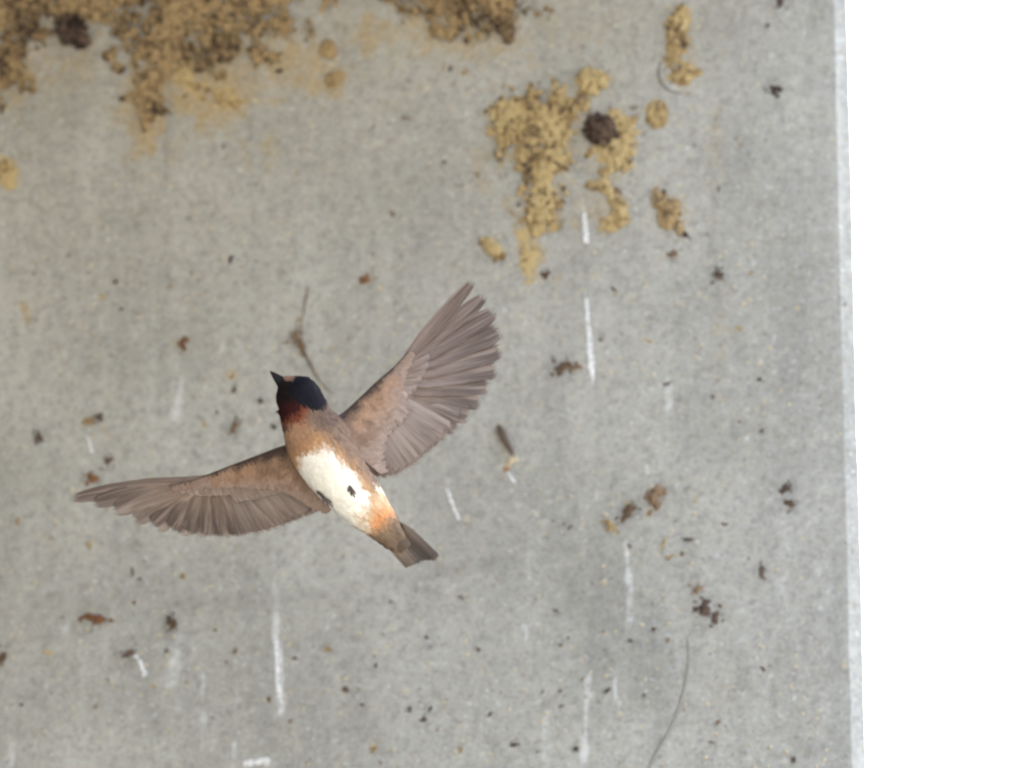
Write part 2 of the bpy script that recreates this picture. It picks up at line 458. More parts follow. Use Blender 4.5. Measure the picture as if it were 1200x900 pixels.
def build_bridge():
    root = empty('concrete_bridge', (float(WP[0]), float(WP[1]), 0))
    tag(root, 'weathered grey concrete bridge wall with a narrow slanted corner edge, stained with mud and droppings', 'bridge')
    us = np.concatenate([np.linspace(U_EDGE - 11.3, U_EDGE - 0.75, 30), np.linspace(U_EDGE - 0.70, U_EDGE - 0.0025, 282)])
    u_all = list(us) + [U_EDGE]
    v0, v1 = wall_uv(600, 960)[1], SOFFIT
    vs = np.concatenate([np.linspace(-0.3, v0 - 0.05, 24), np.linspace(v0, v1, 230)])
    nv = len(vs)
    cols = []                       # plan positions: face, chamfer, end face
    for u in u_all:
        cols.append(('f', u, 0))
    for s in (0.33, 0.66, 1.0):
        cols.append(('c', U_EDGE, s))
    for s in (0.03, 0.1, 0.3, 0.6, 0.95):
        cols.append(('s', U_EDGE, s))
    P = np.zeros((len(cols), nv, 3))
    chip = (fbm(vs * 60, vs * 0 + 3.3, 21, 4) - 0.5) * 0.0006 + (fbm(vs * 9, vs * 0 + 8.3, 22, 3) - 0.5) * 0.0010
    chip2 = (fbm(vs * 45, vs * 0 + 5.3, 23, 4) - 0.5) * 0.0005 + (fbm(vs * 7, vs * 0 + 1.3, 24, 3) - 0.5) * 0.0010
    for i, (k, u, s) in enumerate(cols):
        if k == 'f':
            h = (fbm(u * 14 + 90, vs * 14 + 40, 25, 4) - 0.5) * 0.0024
            uu = u + (chip if u == U_EDGE else 0)
            Q = WP[None, :] + WU[None, :] * np.broadcast_to(uu, vs.shape)[:, None] + WN[None, :] * h[:, None]
        else:
            c0 = WP[None, :] + WU[None, :] * (U_EDGE + chip)[:, None]
            wch = 0.0072 + 0 * vs
            c1 = WP[None, :] + WU[None, :] * (U_EDGE + wch + chip2)[:, None] - WN[None, :] * (0.0045 + chip2)[:, None]
            if k == 'c':
                Q = c0 * (1 - s) + c1 * s
            else:
                Q = c1 + SIDE[None, :] * s
        P[i, :, 0] = Q[:, 0]; P[i, :, 1] = Q[:, 1]; P[i, :, 2] = vs
    V = P.reshape(-1, 3)
    px, py = project(V)
    near = (px > -60) & (px < 1080) & (py > -80) & (py < 980)
    wob = 0.35 + 1.3 * fbm(px / 16 + 9, py / 20 + 7, 30, 4)
    R = np.zeros(len(V)); G = np.zeros(len(V)); B = np.zeros(len(V))
    for b in MUD_FILM:
        R = np.maximum(R, ell(px, py, b, wob))
    wx = px + (fbm(px / 9, py / 30, 31, 3) - 0.5) * 7
    for x0, y0, x1, y1, w, a in WHITE:
        L = math.hypot(x1 - x0, y1 - y0)
        tx, ty = (x1 - x0) / L, (y1 - y0) / L
        t = (wx - x0) * tx + (py - y0) * ty
        d = np.abs((wx - x0) * ty - (py - y0) * tx)
        G = np.maximum(G, a * np.clip(1.3 - (d / w) ** 2, 0, 1) * sstep(-6, 8, t) * sstep(L + 6, L - 8, t))
    for b in GRIME:
        B = np.maximum(B, ell(px, py, b, 0.6 + 0.8 * fbm(px / 30 + 3, py / 30 + 1, 33, 4)))
    for q in SMUDGE:
        B = np.maximum(B, ell(px, py, (q[0], q[1] + 2, q[2] * 1.9, q[2] * 2.2, 0, .42), wob))
    # beyond the picture the same kind of mud hangs on under the soffit
    off = ~near
    uw = (V - WP) @ WU
    R = np.where(off, np.clip(0.35 - (SOFFIT - V[:, 2]) * 9 + (fbm(uw * 9 + 50, V[:, 2] * 9, 35) - 0.5) * 2.6, 0, 0.8), R)
    B = np.where(off, np.clip((fbm(uw * 5 + 20, V[:, 2] * 1.2, 36) - 0.5) * 1.6, 0, 0.5), B)
    nc = len(cols)
    faces = [(i * nv + j, (i + 1) * nv + j, (i + 1) * nv + j + 1, i * nv + j + 1) for i in range(nc - 1) for j in range(nv - 1)]
    base = np.array(root.location)
    w = mesh_obj('abutment_wall', V - base, faces, M_CON, root, True, np.stack([R, G, B], 1))
    w.data.set_sharp_from_angle(angle=math.radians(22))
    # deck over the camera; its edge is in line with the end of the wall
    corner = wall_pt(U_EDGE + 0.006, 0)
    a = corner - SIDE * 8.2; b = corner + SIDE * 1.6
    lft = -WU * 11.5
    def slab(name, z0, z1, pts, mat, par):
        vv = [(p[0], p[1], z0) for p in pts] + [(p[0], p[1], z1) for p in pts]
        vv = [np.array(q) - base for q in vv]
        ff = [(3, 2, 1, 0), (4, 5, 6, 7), (0, 1, 5, 4), (1, 2, 6, 5), (2, 3, 7, 6), (3, 0, 4, 7)]
        return mesh_obj(name, vv, ff, mat, par, False)
    deck = slab('deck_slab', SOFFIT + 0.002, SOFFIT + 0.55, [a, b, b + lft, a + lft], M_SOF, root)
    slab('parapet', SOFFIT + 0.553, SOFFIT + 1.45, [a - WU * 0.05, b - WU * 0.05, b - WU * 0.3, a - WU * 0.3], M_SOF, deck)
    return root
build_bridge()

# ------------------------------------------------------------------ mud: nest remains on the wall
def ico_lump(seed, squash=0.75, rough=0.35):
    import bmesh
    bm = bmesh.new()
    bmesh.ops.create_icosphere(bm, subdivisions=2, radius=1.0)
    r = random.Random(seed)
    ks = [(Vector((r.uniform(-1, 1), r.uniform(-1, 1), r.uniform(-1, 1))).normalized(), r.uniform(-rough, rough), r.uniform(1.5, 4)) for _ in range(9)]
    for v in bm.verts:
        n = v.co.normalized()
        v.co = n * (1 + sum(a * math.sin(f * n.dot(d) * 2 + f) for d, a, f in ks) * 0.45)
        v.co.z *= squash
    V = [tuple(v.co) for v in bm.verts]; Fc = [tuple(x.index for x in f.verts) for f in bm.faces]
    bm.free()
    return V, Fc

def crumb(seed):
    """a crumbly speck: a few rough grains grown together"""
    r = random.Random(seed); V, Fc = [], []
    for q in range(r.randint(5, 8)):
        v, f = ico_lump(seed * 10 + q, 0.75, 0.5)
        rr = r.uniform(0.22, 0.5) if q else 0.6
        a = r.uniform(0, 6.28); d = r.uniform(0.35, 0.95) if q else 0
        b = len(V)
        V += [(x * rr + d * math.cos(a), y * rr + d * math.sin(a), z * rr) for x, y, z in v]
        Fc += [tuple(b + i for i in g) for g in f]
    for q in range(r.randint(5, 10)):                  # crumbs fallen off around it
        v, f = ico_lump(seed * 10 + q + 50, 0.75, 0.5)
        rr = r.uniform(0.10, 0.24); a = r.uniform(0, 6.28); d = r.uniform(0.9, 1.75)
        b = len(V)
        V += [(x * rr + d * math.cos(a), y * rr + d * math.sin(a), z * rr) for x, y, z in v]
        Fc += [tuple(b + i for i in g) for g in f]
    return V, Fc
LUMPS = [ico_lump(s, 0.75, 0.42) for s in range(6)] + [crumb(s) for s in range(10)]
def tube(name, pts, rad, mat, parent=None, sides=6):
    P = np.array(pts, float); n = len(P); V, Fc = [], []
    for i in range(n):
        t = P[min(i + 1, n - 1)] - P[max(i - 1, 0)]; t /= np.linalg.norm(t) + 1e-12
        a = np.cross(t, V3((0.31, 0.5, 0.81))); a /= np.linalg.norm(a); b = np.cross(t, a)
        r = rad[i] if hasattr(rad, '__len__') else rad
        for q in range(sides):
            th = 6.2832 * q / sides
            V.append(P[i] + (a * math.cos(th) + b * math.sin(th)) * r)
    for i in range(n - 1):
        for q in range(sides):
            Fc.append((i * sides + q, i * sides + (q + 1) % sides, (i + 1) * sides + (q + 1) % sides, (i + 1) * sides + q))
    Fc.append(tuple(range(sides))[::-1]); Fc.append(tuple((n - 1) * sides + q for q in range(sides)))
    return mesh_obj(name, V, Fc, mat, parent)

def spline(pts, n):
    P = np.array(pts, float); m = len(P)
    out = []
    for s in np.linspace(0, m - 1, n):
        i = min(int(s), m - 2); t = s - i
        p0, p1, p2, p3 = P[max(i - 1, 0)], P[i], P[i + 1], P[min(i + 2, m - 1)]
        out.append(0.5 * (2 * p1 + (p2 - p0) * t + (2 * p0 - 5 * p1 + 4 * p2 - p3) * t * t + (3 * p1 - p0 - 3 * p2 + p3) * t ** 3))
    return np.array(out)

_lump_mesh = {}
def lump_data(kind, mat):
    key = (kind, mat.name)
    if key not in _lump_mesh:
        V, Fc = LUMPS[kind]
        me = bpy.data.meshes.new('lump'); me.from_pydata(V, [], Fc)
        me.polygons.foreach_set('use_smooth', np.ones(len(me.polygons), bool))
        me.materials.append(mat)
        _lump_mesh[key] = me
    return _lump_mesh[key]

WALL_ROT = Matrix(((WU[0], 0, WN[0]), (WU[1], 0, WN[1]), (0, 1, 0))).to_4x4()    # local x along, y up, z out

def lump(name, px, py, r, mat, parent=None, asp=1.0, ang=None, h=0.0, thick=0.7, crumbly=False):
    """an irregular clod pressed on to the wall; r in pixels"""
    o = bpy.data.objects.new(name, lump_data(random.randrange(6, 16) if crumbly else random.randrange(6), mat))
    COL.objects.link(o)
    p = on_wall(px, py, h)
    s = r * PX
    a = random.uniform(0, 6.28) if ang is None else math.radians(ang)
    Mx = Matrix.Translation(Vector(p)) @ WALL_ROT @ Matrix.Rotation(a, 4, 'Z') @ Matrix.Diagonal((s * asp, s, s * thick, 1))
    if parent is not None:
        Mx = Matrix.Translation(-parent.location) @ Mx
        o.parent = parent
    o.matrix_basis = Mx
    return o

def blob_field(X, Y, blobs, seed, nz):
    d = np.full(X.shape, -9.0)
    for cx, cy, rx, ry, an, am in blobs:
        a = math.radians(an); dx = X - cx; dy = Y - cy
        x = dx * math.cos(a) + dy * math.sin(a); y = -dx * math.sin(a) + dy * math.cos(a)
        d = np.maximum(d, am * (1.1 - np.hypot(x / rx, y / ry)))
    return d + (fbm(X / 13 + seed, Y / 13 + 3, 40 + seed, 4) - 0.52) * nz + (fbm(X / 4 + seed, Y / 4 + 9, 60 + seed, 2) - 0.5) * nz * 0.7

def nest(name, label, cat, blobs, hmax, mat, pmat, npel, seed, nz=1.0, cell=8.0, bias=0.5, group=None, prad=(2.6, 4.8), pmat2=None):
    x0 = min(b[0] - max(b[2], b[3]) for b in blobs) - 8; x1 = max(b[0] + max(b[2], b[3]) for b in blobs) + 8
    y0 = min(b[1] - max(b[2], b[3]) for b in blobs) - 8; y1 = max(b[1] + max(b[2], b[3]) for b in blobs) + 8
    top = -140
    y0 = max(y0, top)
    gx = np.arange(x0, x1, 1.7); gy = np.arange(y0, y1, 1.7)
    X, Y = np.meshgrid(gx, gy, indexing='ij')
    d = blob_field(X, Y, blobs, seed, nz)
    wd, wv = worley(X / cell + seed * 7, Y / cell + seed * 3, seed % 5)
    wd2, wv2 = worley(X / (cell * .55) + seed, Y / (cell * .55), (seed + 2) % 5)
    dome = np.sqrt(np.clip(1 - (wd / 0.72) ** 2, 0, 1)) * 0.7 + np.sqrt(np.clip(1 - (wd2 / 0.72) ** 2, 0, 1)) * 0.3
    body = np.clip(d * 1.5, 0, 1)
    H = hmax * (body * 0.45 + body ** 0.5 * dome * 0.75) - 0.00025
    SY = np.array([project(wall_pt(wall_uv(x, -40)[0], SOFFIT - 0.002)[None, :])[1][0] for x in gx])   # the soffit line
    if y0 < -10:
        d = np.where(Y < SY[:, None] + 2, -1, d + np.clip((-5 - Y) / 60, 0, .5))
    keep = d > 0.0
    idx = -np.ones(X.shape, int)
    need = np.zeros(X.shape, bool)
    cellk = keep[:-1, :-1] & keep[1:, :-1] & keep[:-1, 1:] & keep[1:, 1:]
    for a in (0, 1):
        for b in (0, 1):
            need[a:a + cellk.shape[0], b:b + cellk.shape[1]] |= cellk
    idx[need] = np.arange(need.sum())
    cx = sum(b[0] for b in blobs) / len(blobs); cy = max(top, sum(b[1] for b in blobs) / len(blobs))
    root = empty(name, on_wall(cx, cy, 0.0))
    base = np.array(root.location)
    V = np.array([on_wall(x, y, h) - base for x, y, h in zip(X[need], Y[need], H[need])])
    tone = np.clip(0.18 + 0.42 * wv + 0.28 * (wv2 - 0.5) + (dome - 0.55) * 0.55 + (bias - 0.5) + (fbm(X / 20, Y / 26, 70 + seed, 4) - 0.5) * 1.1 + 0.10, 0, 1)[need]
    Fc = [(idx[i, j], idx[i, j + 1], idx[i + 1, j + 1], idx[i + 1, j]) for i, j in zip(*np.nonzero(cellk))]
    if Fc:
        mesh_obj('mud_crust', V, Fc, mat, root, True, np.stack([tone] * 3, 1))
    # whole pellets still sitting on the crust
    ii, jj = np.nonzero(d > 0.22)
    r = random.Random(seed * 13 + 1)
    taken = []
    tries = 0
    while len(taken) < npel and tries < npel * 12 and len(ii):
        tries += 1
        q = r.randrange(len(ii)); x, y = X[ii[q], jj[q]], Y[ii[q], jj[q]]
        rad = r.uniform(*prad)
        if any(math.hypot(x - a, y - b) < (rad + c) * 0.8 for a, b, c in taken):
            continue
        taken.append((x, y, rad))
        m = pmat if (pmat2 is None or r.random() < 0.55) else (pmat2 if r.random() < .88 else M_PDRK)
        lump('mud_pellet', x, y, rad, m, root, r.uniform(1.0, 1.5), None, float(H[ii[q], jj[q]]) * 0.75, r.uniform(0.5, 0.8))
    return tag(root, label, cat, group)

nest('mud_nest_remains', 'largest tan mud nest scar on the open wall, with a brown tail below', 'mud nest',
     [(628, 150, 50, 46, 0, 1.15), (612, 130, 30, 26, 0, 1.0), (598, 160, 26, 22, 30, .9), (664, 125, 26, 28, 0, .9), (655, 175, 18, 30, 10, .8),
      (632, 205, 24, 34, 0, 1.0), (634, 245, 19, 28, 0, 1.0), (628, 262, 16, 14, 0, .8), (610, 232, 10, 10, 0, .5)],
     0.0024, M_TAN, M_PTAN, 130, 1, 1.7, 6.2, 0.50, None, (1.8, 3.6), M_PBRN)
nest('mud_nest_remains', 'broken tan mud scar wrapped below a dark brown clod', 'mud nest',
     [(716, 178, 24, 26, 20, 1.0), (733, 165, 14, 24, 0, .9), (724, 140, 14, 12, 0, .7), (700, 178, 13, 8, 20, .6), (728, 195, 14, 12, 0, .7), (706, 212, 12, 14, 0, .55)],
     0.0020, M_TAN, M_PTAN, 26, 2, 1.5, 7, 0.62)
nest('mud_clod', 'dark brown mud clod on the tan scar beside the largest nest scar', 'mud clod',
     [(705, 153, 21, 17, 25, 1.2), (697, 146, 11, 9, 0, 1.0)], 0.0058, M_DRK, M_PDRK, 14, 3, 0.8, 7, 0.45)
nest('mud_nest_remains', 'small round tan mud knob just above the dark brown clod', 'mud nest',
     [(692, 96, 16, 17, 0, 1.1), (703, 94, 11, 12, 0, 1.0)], 0.0042, M_TAN, M_PTAN, 14, 4, 0.6, 7, 0.6, None, (2.2, 4), M_PBRN)
nest('mud_nest_remains', 'round tan mud dab between the dark clod and the wall edge', 'mud nest',
     [(770, 132, 14, 17, 0, 1.1)], 0.0030, M_TAN, M_PTAN, 8, 5, 0.5, 7, 0.66)
nest('mud_nest_remains', 'hook-shaped tan mud smear below the dark brown clod', 'mud nest',
     [(712, 224, 14, 8, 30, 1.0), (722, 240, 14, 12, 40, 1.0), (718, 258, 18, 13, -25, 1.0), (700, 218, 10, 7, 0, .6)], 0.0018, M_TAN, M_PTAN, 12, 6, 1.2, 7, 0.6, None, (2.2, 3.8), M_PBRN)
nest('mud_nest_remains', 'ragged brown mud smear trailing dark crumbs, right of the hooked smear', 'mud nest',
     [(776, 238, 12, 16, -30, .95), (787, 248, 13, 14, 0, 1.0), (783, 258, 14, 10, 0, .7), (797, 266, 8, 10, -30, .8)], 0.0026, M_BRN, M_PBRN, 12, 7, 0.9, 7, 0.62, None, (2, 3.6), M_PTAN)
nest('mud_nest_remains', 'upright tan and dark mud dab above the ring-shaped scar', 'mud nest',
     [(796, 30, 12, 22, 0, 1.0), (794, 52, 13, 18, 10, 1.0), (786, 42, 8, 22, -5, .8)], 0.0026, M_TAN, M_PTAN, 16, 8, 1.1, 6.5, 0.5, None, (2.2, 4), M_PBRN)
ring = nest('mud_nest_remains', 'round tan mud scar inside a pale ring on the concrete', 'mud nest',
     [(799, 88, 19, 19, 0, 1.0), (808, 84, 14, 12, 0, .9), (788, 76, 8, 14, 30, .7)], 0.0018, M_TAN, M_PTAN, 12, 9, 1.5, 6.5, 0.6)
nest('mud_nest_remains', 'slanting oval tan mud dab below the largest nest scar', 'mud nest',
     [(578, 291, 18, 9, 40, 1.1)], 0.0024, M_TAN, M_PTAN, 5, 10, 0.4, 7, 0.66)
nest('mud_nest_remains', 'smooth pale yellow mud smear hanging lowest below the largest scar', 'mud nest',
     [(619, 304, 14, 24, 0, 1.0), (612, 276, 10, 12, 0, .8)], 0.0009, M_TAN, M_PTAN, 3, 11, 1.2, 9, 0.8)
nest('mud_nest_remains', 'widest brown mud nest crust under the soffit, with a long tongue', 'mud nest',
     [(230, 0, 110, 50, 0, 1.1), (190, 45, 48, 52, 0, 1.0), (250, 40, 54, 40, 0, .95), (176, 105, 19, 46, -4, 1.0), (192, 92, 15, 32, 10, .8), (310, 25, 34, 44, 20, .75), (300, 62, 24, 14, 20, .6),
      (240, -30, 150, 42, 0, 1.1), (270, -20, 80, 40, 0, .9)],
     0.0036, M_BRN, M_PTAN, 170, 12, 2.1, 7, 0.50, None, (1.9, 4.2), M_PBRN)
nest('mud_nest_remains', 'dark brown mud nest crust with a hanging reddish lobe and pale lump', 'mud nest',
     [(20, 10, 60, 40, 0, 1.0), (10, 70, 24, 52, 4, 1.0), (4, 95, 20, 32, 0, .9), (90, 4, 60, 26, 0, .9), (20, -20, 130, 36, 0, 1.1), (130, 8, 30, 24, 0, .7)],
     0.0038, M_BRN, M_PBRN, 100, 13, 1.9, 7, 0.42, None, (1.9, 4.2), M_PTAN)
nest('mud_clod', 'blackish mud clod hanging from the dark crust under the soffit', 'mud clod',
     [(84, 36, 18, 18, 30, 1.2), (92, 44, 14, 13, 0, 1.0)], 0.0065, M_DRK, M_PDRK, 14, 14, 0.8, 7, 0.42)
nest('mud_nest_remains', 'ragged brown mud nest crust under the soffit above the flying bird', 'mud nest',
     [(535, -6, 86, 30, 6, 1.0), (530, 15, 42, 20, 20, .9), (585, 10, 34, 32, 0, .95), (520, 36, 12, 9, 20, .5), (540, -26, 110, 24, 0, 1.1), (480, -4, 34, 15, 20, .8)],
     0.0036, M_BRN, M_PBRN, 90, 15, 1.9, 7, 0.46, None, (1.9, 4), M_PTAN)
nest('mud_nest_remains', 'small reddish brown mud tip hanging from the crust above the bird', 'mud nest',
     [(595, 39, 8, 14, -15, 1.1)], 0.0045, M_BRN, M_PBRN, 5, 16, 0.4, 7, 0.35)
nest('mud_nest_remains', 'faint tan mud ring beside the widest brown crust', 'mud nest',
     [(385, 58, 11, 11, 0, 1.0), (391, 92, 13, 10, -25, .7)], 0.0020, M_BRN, M_PTAN, 5, 17, 0.6, 8, 0.75)
nest('mud_nest_remains', 'lone tan mud dab low on the wall under the dark crust lobe', 'mud nest',
     [(8, 205, 13, 20, -10, 1.0)], 0.0018, M_TAN, M_PTAN, 5, 18, 0.7, 8, 0.75)
nest('mud_nest_remains', 'small reddish mud streak between dark crust and widest crust', 'mud nest',
     [(128, 66, 9, 8, 30, 1.0), (138, 80, 8, 9, -30, .9)], 0.0026, M_BRN, M_PBRN, 4, 19, 0.6, 7, 0.40)
nest('mud_nest_remains', 'thin tan mud film spreading below the widest brown crust', 'mud nest',
     [(232, 102, 30, 18, 15, .8), (270, 120, 22, 12, 35, .8), (218, 88, 14, 20, 0, .7)], 0.0009, M_TAN, M_PTAN, 6, 20, 1.5, 8, 0.62)

# ------------------------------------------------------------------ single specks, husks and crumbs
UNIQUE = [  # px, py, radius px, material, aspect, angle, name, category, label
    (429, 328, 8.5, M_RED, 1.2, 60, 'mud_speck', 'mud speck', 'round rusty brown mud speck above the gap between bird head and raised wing'),
    (474, 140, 5.5, M_RED, 1.2, -20, 'mud_speck', 'mud speck', 'lone reddish mud speck between the widest crust and the largest scar'),
    (908, 104, 9, M_PDRK, 1.4, -35, 'mud_speck', 'mud speck', 'dark comma-shaped mud speck near the upper wall corner edge'),
    (915, 4, 6, M_PDRK, 1.5, 80, 'mud_speck', 'mud speck', 'dark elongated speck under the soffit near the corner'),
    (660, 430, 12, M_PBRN, 1.2, -50, 'mud_speck', 'mud speck', 'brown mud dab with a tail beside the long white streak'),
    (677, 430, 6, M_PBRN, 1.7, 0, 'mud_speck', 'mud speck', 'thin brown tail crumb touching the long white streak'),
    (767, 584, 14, M_PBRN, 1.15, 60, 'mud_speck', 'mud speck', 'largest crumbly brown clump in the middle of the open wall'),
    (736, 603, 9, M_PBRN, 1.6, 60, 'mud_speck', 'mud speck', 'brown crumb linking the crumbly clump and the pale tan husk'),
    (714, 614, 9, M_OCH, 1.4, -60, 'husk', 'husk', 'pale tan oval husk at the end of the crumbly brown clump'),
    (593, 513, 6, M_PDRK, 2.9, -62, 'insect_husk', 'insect husk', 'long dark insect husk hanging off the raised wing tip side'),
    (600, 540, 9.5, M_PALE, 1.2, -60, 'cocoon', 'cocoon', 'pale fluffy cocoon at the lower end of the long dark husk'),
    (593, 551, 5, M_RED, 1.8, 60, 'mud_speck', 'mud speck', 'small reddish crumb under the pale fluffy cocoon'),
    (826, 712, 10, M_PDRK, 1.4, -20, 'mud_speck', 'mud speck', 'dark upper half of the knobbly speck in the lower wall'),
    (838, 722, 8.5, M_PDRK, 1.3, 70, 'mud_speck', 'mud speck', 'dark lower half of the knobbly speck in the lower wall'),
    (817, 690, 6.5, M_PBRN, 1.5, -40, 'mud_speck', 'mud speck', 'brown crumb just above the dark knobbly speck'),
    (893, 672, 6.5, M_PDRK, 1.7, 85, 'mud_speck', 'mud speck', 'dark upright speck between the paired specks and the knobbly speck'),
    (921, 574, 7.5, M_PDRK, 1.3, 10, 'mud_speck', 'mud speck', 'upper dark speck of a pair near the wall corner'),
    (925, 591, 6, M_PBRN, 1.6, -45, 'mud_speck', 'mud speck', 'lower brown speck of a pair near the wall corner'),
    (346, 395, 9.5, M_PBRN, 1.2, 20, 'mud_speck', 'mud speck', 'brown mud speck caught on the dry stalk above the bird head'),
    (115, 488, 7, M_PDRK, 1.1, 0, 'mud_speck', 'mud speck', 'dark round speck beside an ochre crumb, above the lower wing'),
    (104, 494, 5.5, M_OCH, 1.9, 25, 'mud_speck', 'mud speck', 'ochre crumb beside the dark round speck above the lower wing'),
    (46, 511, 6.5, M_PDRK, 1.7, -75, 'mud_speck', 'mud speck', 'dark upright speck farthest out beyond the lower wing tip'),
    (128, 540, 5.5, M_PDRK, 1.4, -70, 'mud_speck', 'mud speck', 'dark speck just above the lower wing tip'),
    (108, 560, 8, M_RED, 1.5, 25, 'mud_speck', 'mud speck', 'rusty brown dab touching the lower wing tip in view'),
    (275, 500, 7.5, M_PBRN, 1.3, 60, 'mud_speck', 'mud speck', 'brown crumb between the bird breast and the lower wing'),
    (214, 404, 8, M_RED, 1.3, 70, 'mud_speck', 'mud speck', 'orange-brown dab level with the speck on the stalk'),
    (150, 768, 6.5, M_PDRK, 1.5, 20, 'mud_speck', 'mud speck', 'dark speck at the top of a short white hooked dropping'),
    (199, 729, 8, M_PBRN, 1.4, -60, 'mud_speck', 'mud speck', 'brown crumb below the middle of the lower wing'),
    (107, 724, 10, M_RED, 2.0, -22, 'mud_speck', 'mud speck', 'flat tan-brown flake below the lower wing tip'),
    (742, 128, 6, M_PBRN, 1.1, 0, 'mud_speck', 'mud speck', 'small brown crumb between the dark clod and the round dab'),
    (568, 283, 5, M_PDRK, 1.6, -40, 'mud_speck', 'mud speck', 'dark crumb at the upper end of the slanting oval dab'),
    (801, 273, 5.5, M_PDRK, 1.6, -55, 'mud_speck', 'mud speck', 'dark crumb trailing from the ragged brown smear'),
    (790, 297, 6.5, M_PBRN, 1.1, 0, 'mud_speck', 'mud speck', 'round brown crumb just below the ragged brown smear'),
    (841, 322, 7, M_PDRK, 1.6, 50, 'mud_speck', 'mud speck', 'dark crumb on the yellowish streak down the wall'),
    (100, 2, 12, M_PALE, 1.8, 5, 'mud_speck', 'mud speck', 'whitish lump stuck in the dark crust under the soffit'),
    (640, 322, 5.5, M_PBRN, 1.5, -50, 'mud_speck', 'mud speck', 'brown crumb at the foot of the pale yellow smear'),
    (0, 771, 8, M_PBRN, 1.5, 80, 'mud_speck', 'mud speck', 'brown speck farthest from the corner, below the lower wing'),
]
for px, py, r, m, asp, ang, nm, cat, lab in UNIQUE:
    if nm == 'insect_husk':
        ln = [(584, 499, 1.0), (586, 503, 3.6), (589, 509, 4.6), (592, 516, 4.4), (596, 523, 3.6), (600, 530, 2.2), (603, 535, .6)]
        b0 = on_wall(590, 512)
        o = tube(nm, [on_wall(x, y, 0.0016) - b0 for x, y, q in ln], [q * PX for x, y, q in ln], m, None, 10)
        o.location = b0
        tag(o, lab, cat)
        continue
    tag(lump(nm, px, py, r * 0.78, m, None, asp, ang, 0.0002, 0.8, True), lab, cat)

SMALL_DARK = [(103, 320), (40, 320), (80, 300), (142, 362), (305, 470), (180, 416), (136, 330), (275, 456), (200, 475), (174, 505), (255, 483), (270, 305), (300, 306),
    (405, 808), (424, 826), (480, 831), (496, 843), (250, 842), (315, 820), (340, 845), (25, 826), (112, 828), (195, 763), (252, 738), (275, 762), (346, 771), (157, 706), (72, 660),
    (60, 630), (155, 670), (163, 679), (375, 662), (500, 747), (458, 705), (666, 748), (658, 756), (712, 808), (636, 810), (657, 810), (657, 828), (574, 838), (604, 872), (674, 877), (783, 750),
    (740, 752), (765, 738), (755, 815), (842, 846), (834, 870), (930, 890), (893, 784), (902, 780), (583, 680), (610, 705), (612, 720), (650, 715), (770, 520), (764, 514), (782, 450),
    (890, 445), (892, 505), (870, 590), (868, 596), (806, 632), (877, 655), (800, 650), (704, 398), (720, 340), (722, 345), (990, 357), (868, 170), (877, 180), (880, 192), (862, 163),
    (900, 150), (924, 600), (835, 465), (842, 222), (690, 477), (620, 570), (738, 640), (648, 610), (668, 618), (680, 500), (850, 615), (585, 570), (460, 250), (520, 190), (470, 300), (390, 240),
    (350, 250), (300, 215), (262, 172), (192, 160), (193, 172), (345, 35), (527, 80), (480, 95), (320, 500), (505, 830), (440, 780), (540, 700), (560, 760), (960, 60), (940, 150), (965, 220), (900, 30), (845, 128), (795, 20)]
MARKS = [(628, 160, 'the largest tan mud scar'), (705, 153, 'the dark clod by the largest scar'), (799, 80, 'the ring-shaped mud scar'), (718, 245, 'the hooked tan smear'), (787, 250, 'the ragged brown smear'),
    (619, 310, 'the pale yellow smear'), (230, 60, 'the widest brown crust'), (30, 60, 'the dark brown crust'), (535, 10, 'the crust above the bird'), (429, 328, 'the round rusty speck'),
    (474, 140, 'the lone reddish speck'), (908, 104, 'the comma-shaped speck'), (662, 430, 'the brown dab with a tail'), (765, 586, 'the crumbly brown clump'), (595, 525, 'the long dark husk'),
    (832, 717, 'the dark knobbly speck'), (893, 672, 'the dark upright speck'), (922, 580, 'the paired corner specks'), (350, 400, 'the dry stalk'), (110, 490, 'the ochre crumb pair'),
    (46, 511, 'the farthest dark upright speck'), (275, 500, 'the brown crumb near the breast'), (214, 404, 'the orange-brown dab'), (160, 780, 'the hooked white dropping'), (199, 729, 'the brown crumb below the wing'),
    (107, 724, 'the tan-brown flake'), (841, 322, 'the yellowish streak crumb'), (327, 790, 'the long chalky streak'), (690, 400, 'the long narrow white streak'), (531, 590, 'the slim white dropping'),
    (790, 830, 'the curved dusty thread'), (736, 680, 'the streak under the pale husk'), (687, 850, 'the chalky run by the curved thread'), (238, 835, 'the short chalky run'), (8, 205, 'the lone tan dab'),
    (300, 894, 'the white splash at the wall foot'), (990, 450, 'the slanted corner edge')]
def near_label(what, x, y):
    qx, qy, nm = min(MARKS, key=lambda m: math.hypot(m[0] - x, m[1] - y))
    dx, dy = x - qx, y - qy
    if abs(dy) > 2 * abs(dx):
        rel = 'below' if dy > 0 else 'above'
    elif abs(dx) > 2 * abs(dy):
        rel = 'cornerward of' if dx > 0 else 'inward of'
    else:
        rel = ('below and ' if dy > 0 else 'above and ') + ('cornerward of' if dx > 0 else 'inward of')
    return f'tiny {what} {rel} {nm}'
for x, y in SMALL_DARK:
    m = random.choice([M_PDRK, M_PDRK, M_PBRN]); asp = random.uniform(1, 1.9)
    what = ('dark ' if m is M_PDRK else 'brown ') + ('long ' if asp > 1.55 else '') + 'dirt speck'
    tag(lump('dirt_speck', x, y, random.uniform(1.5, 2.9), m, None, asp, None, 0.0001, 0.75, True), near_label(what, x, y), 'dirt speck', 'tiny dirt specks scattered over the wall')

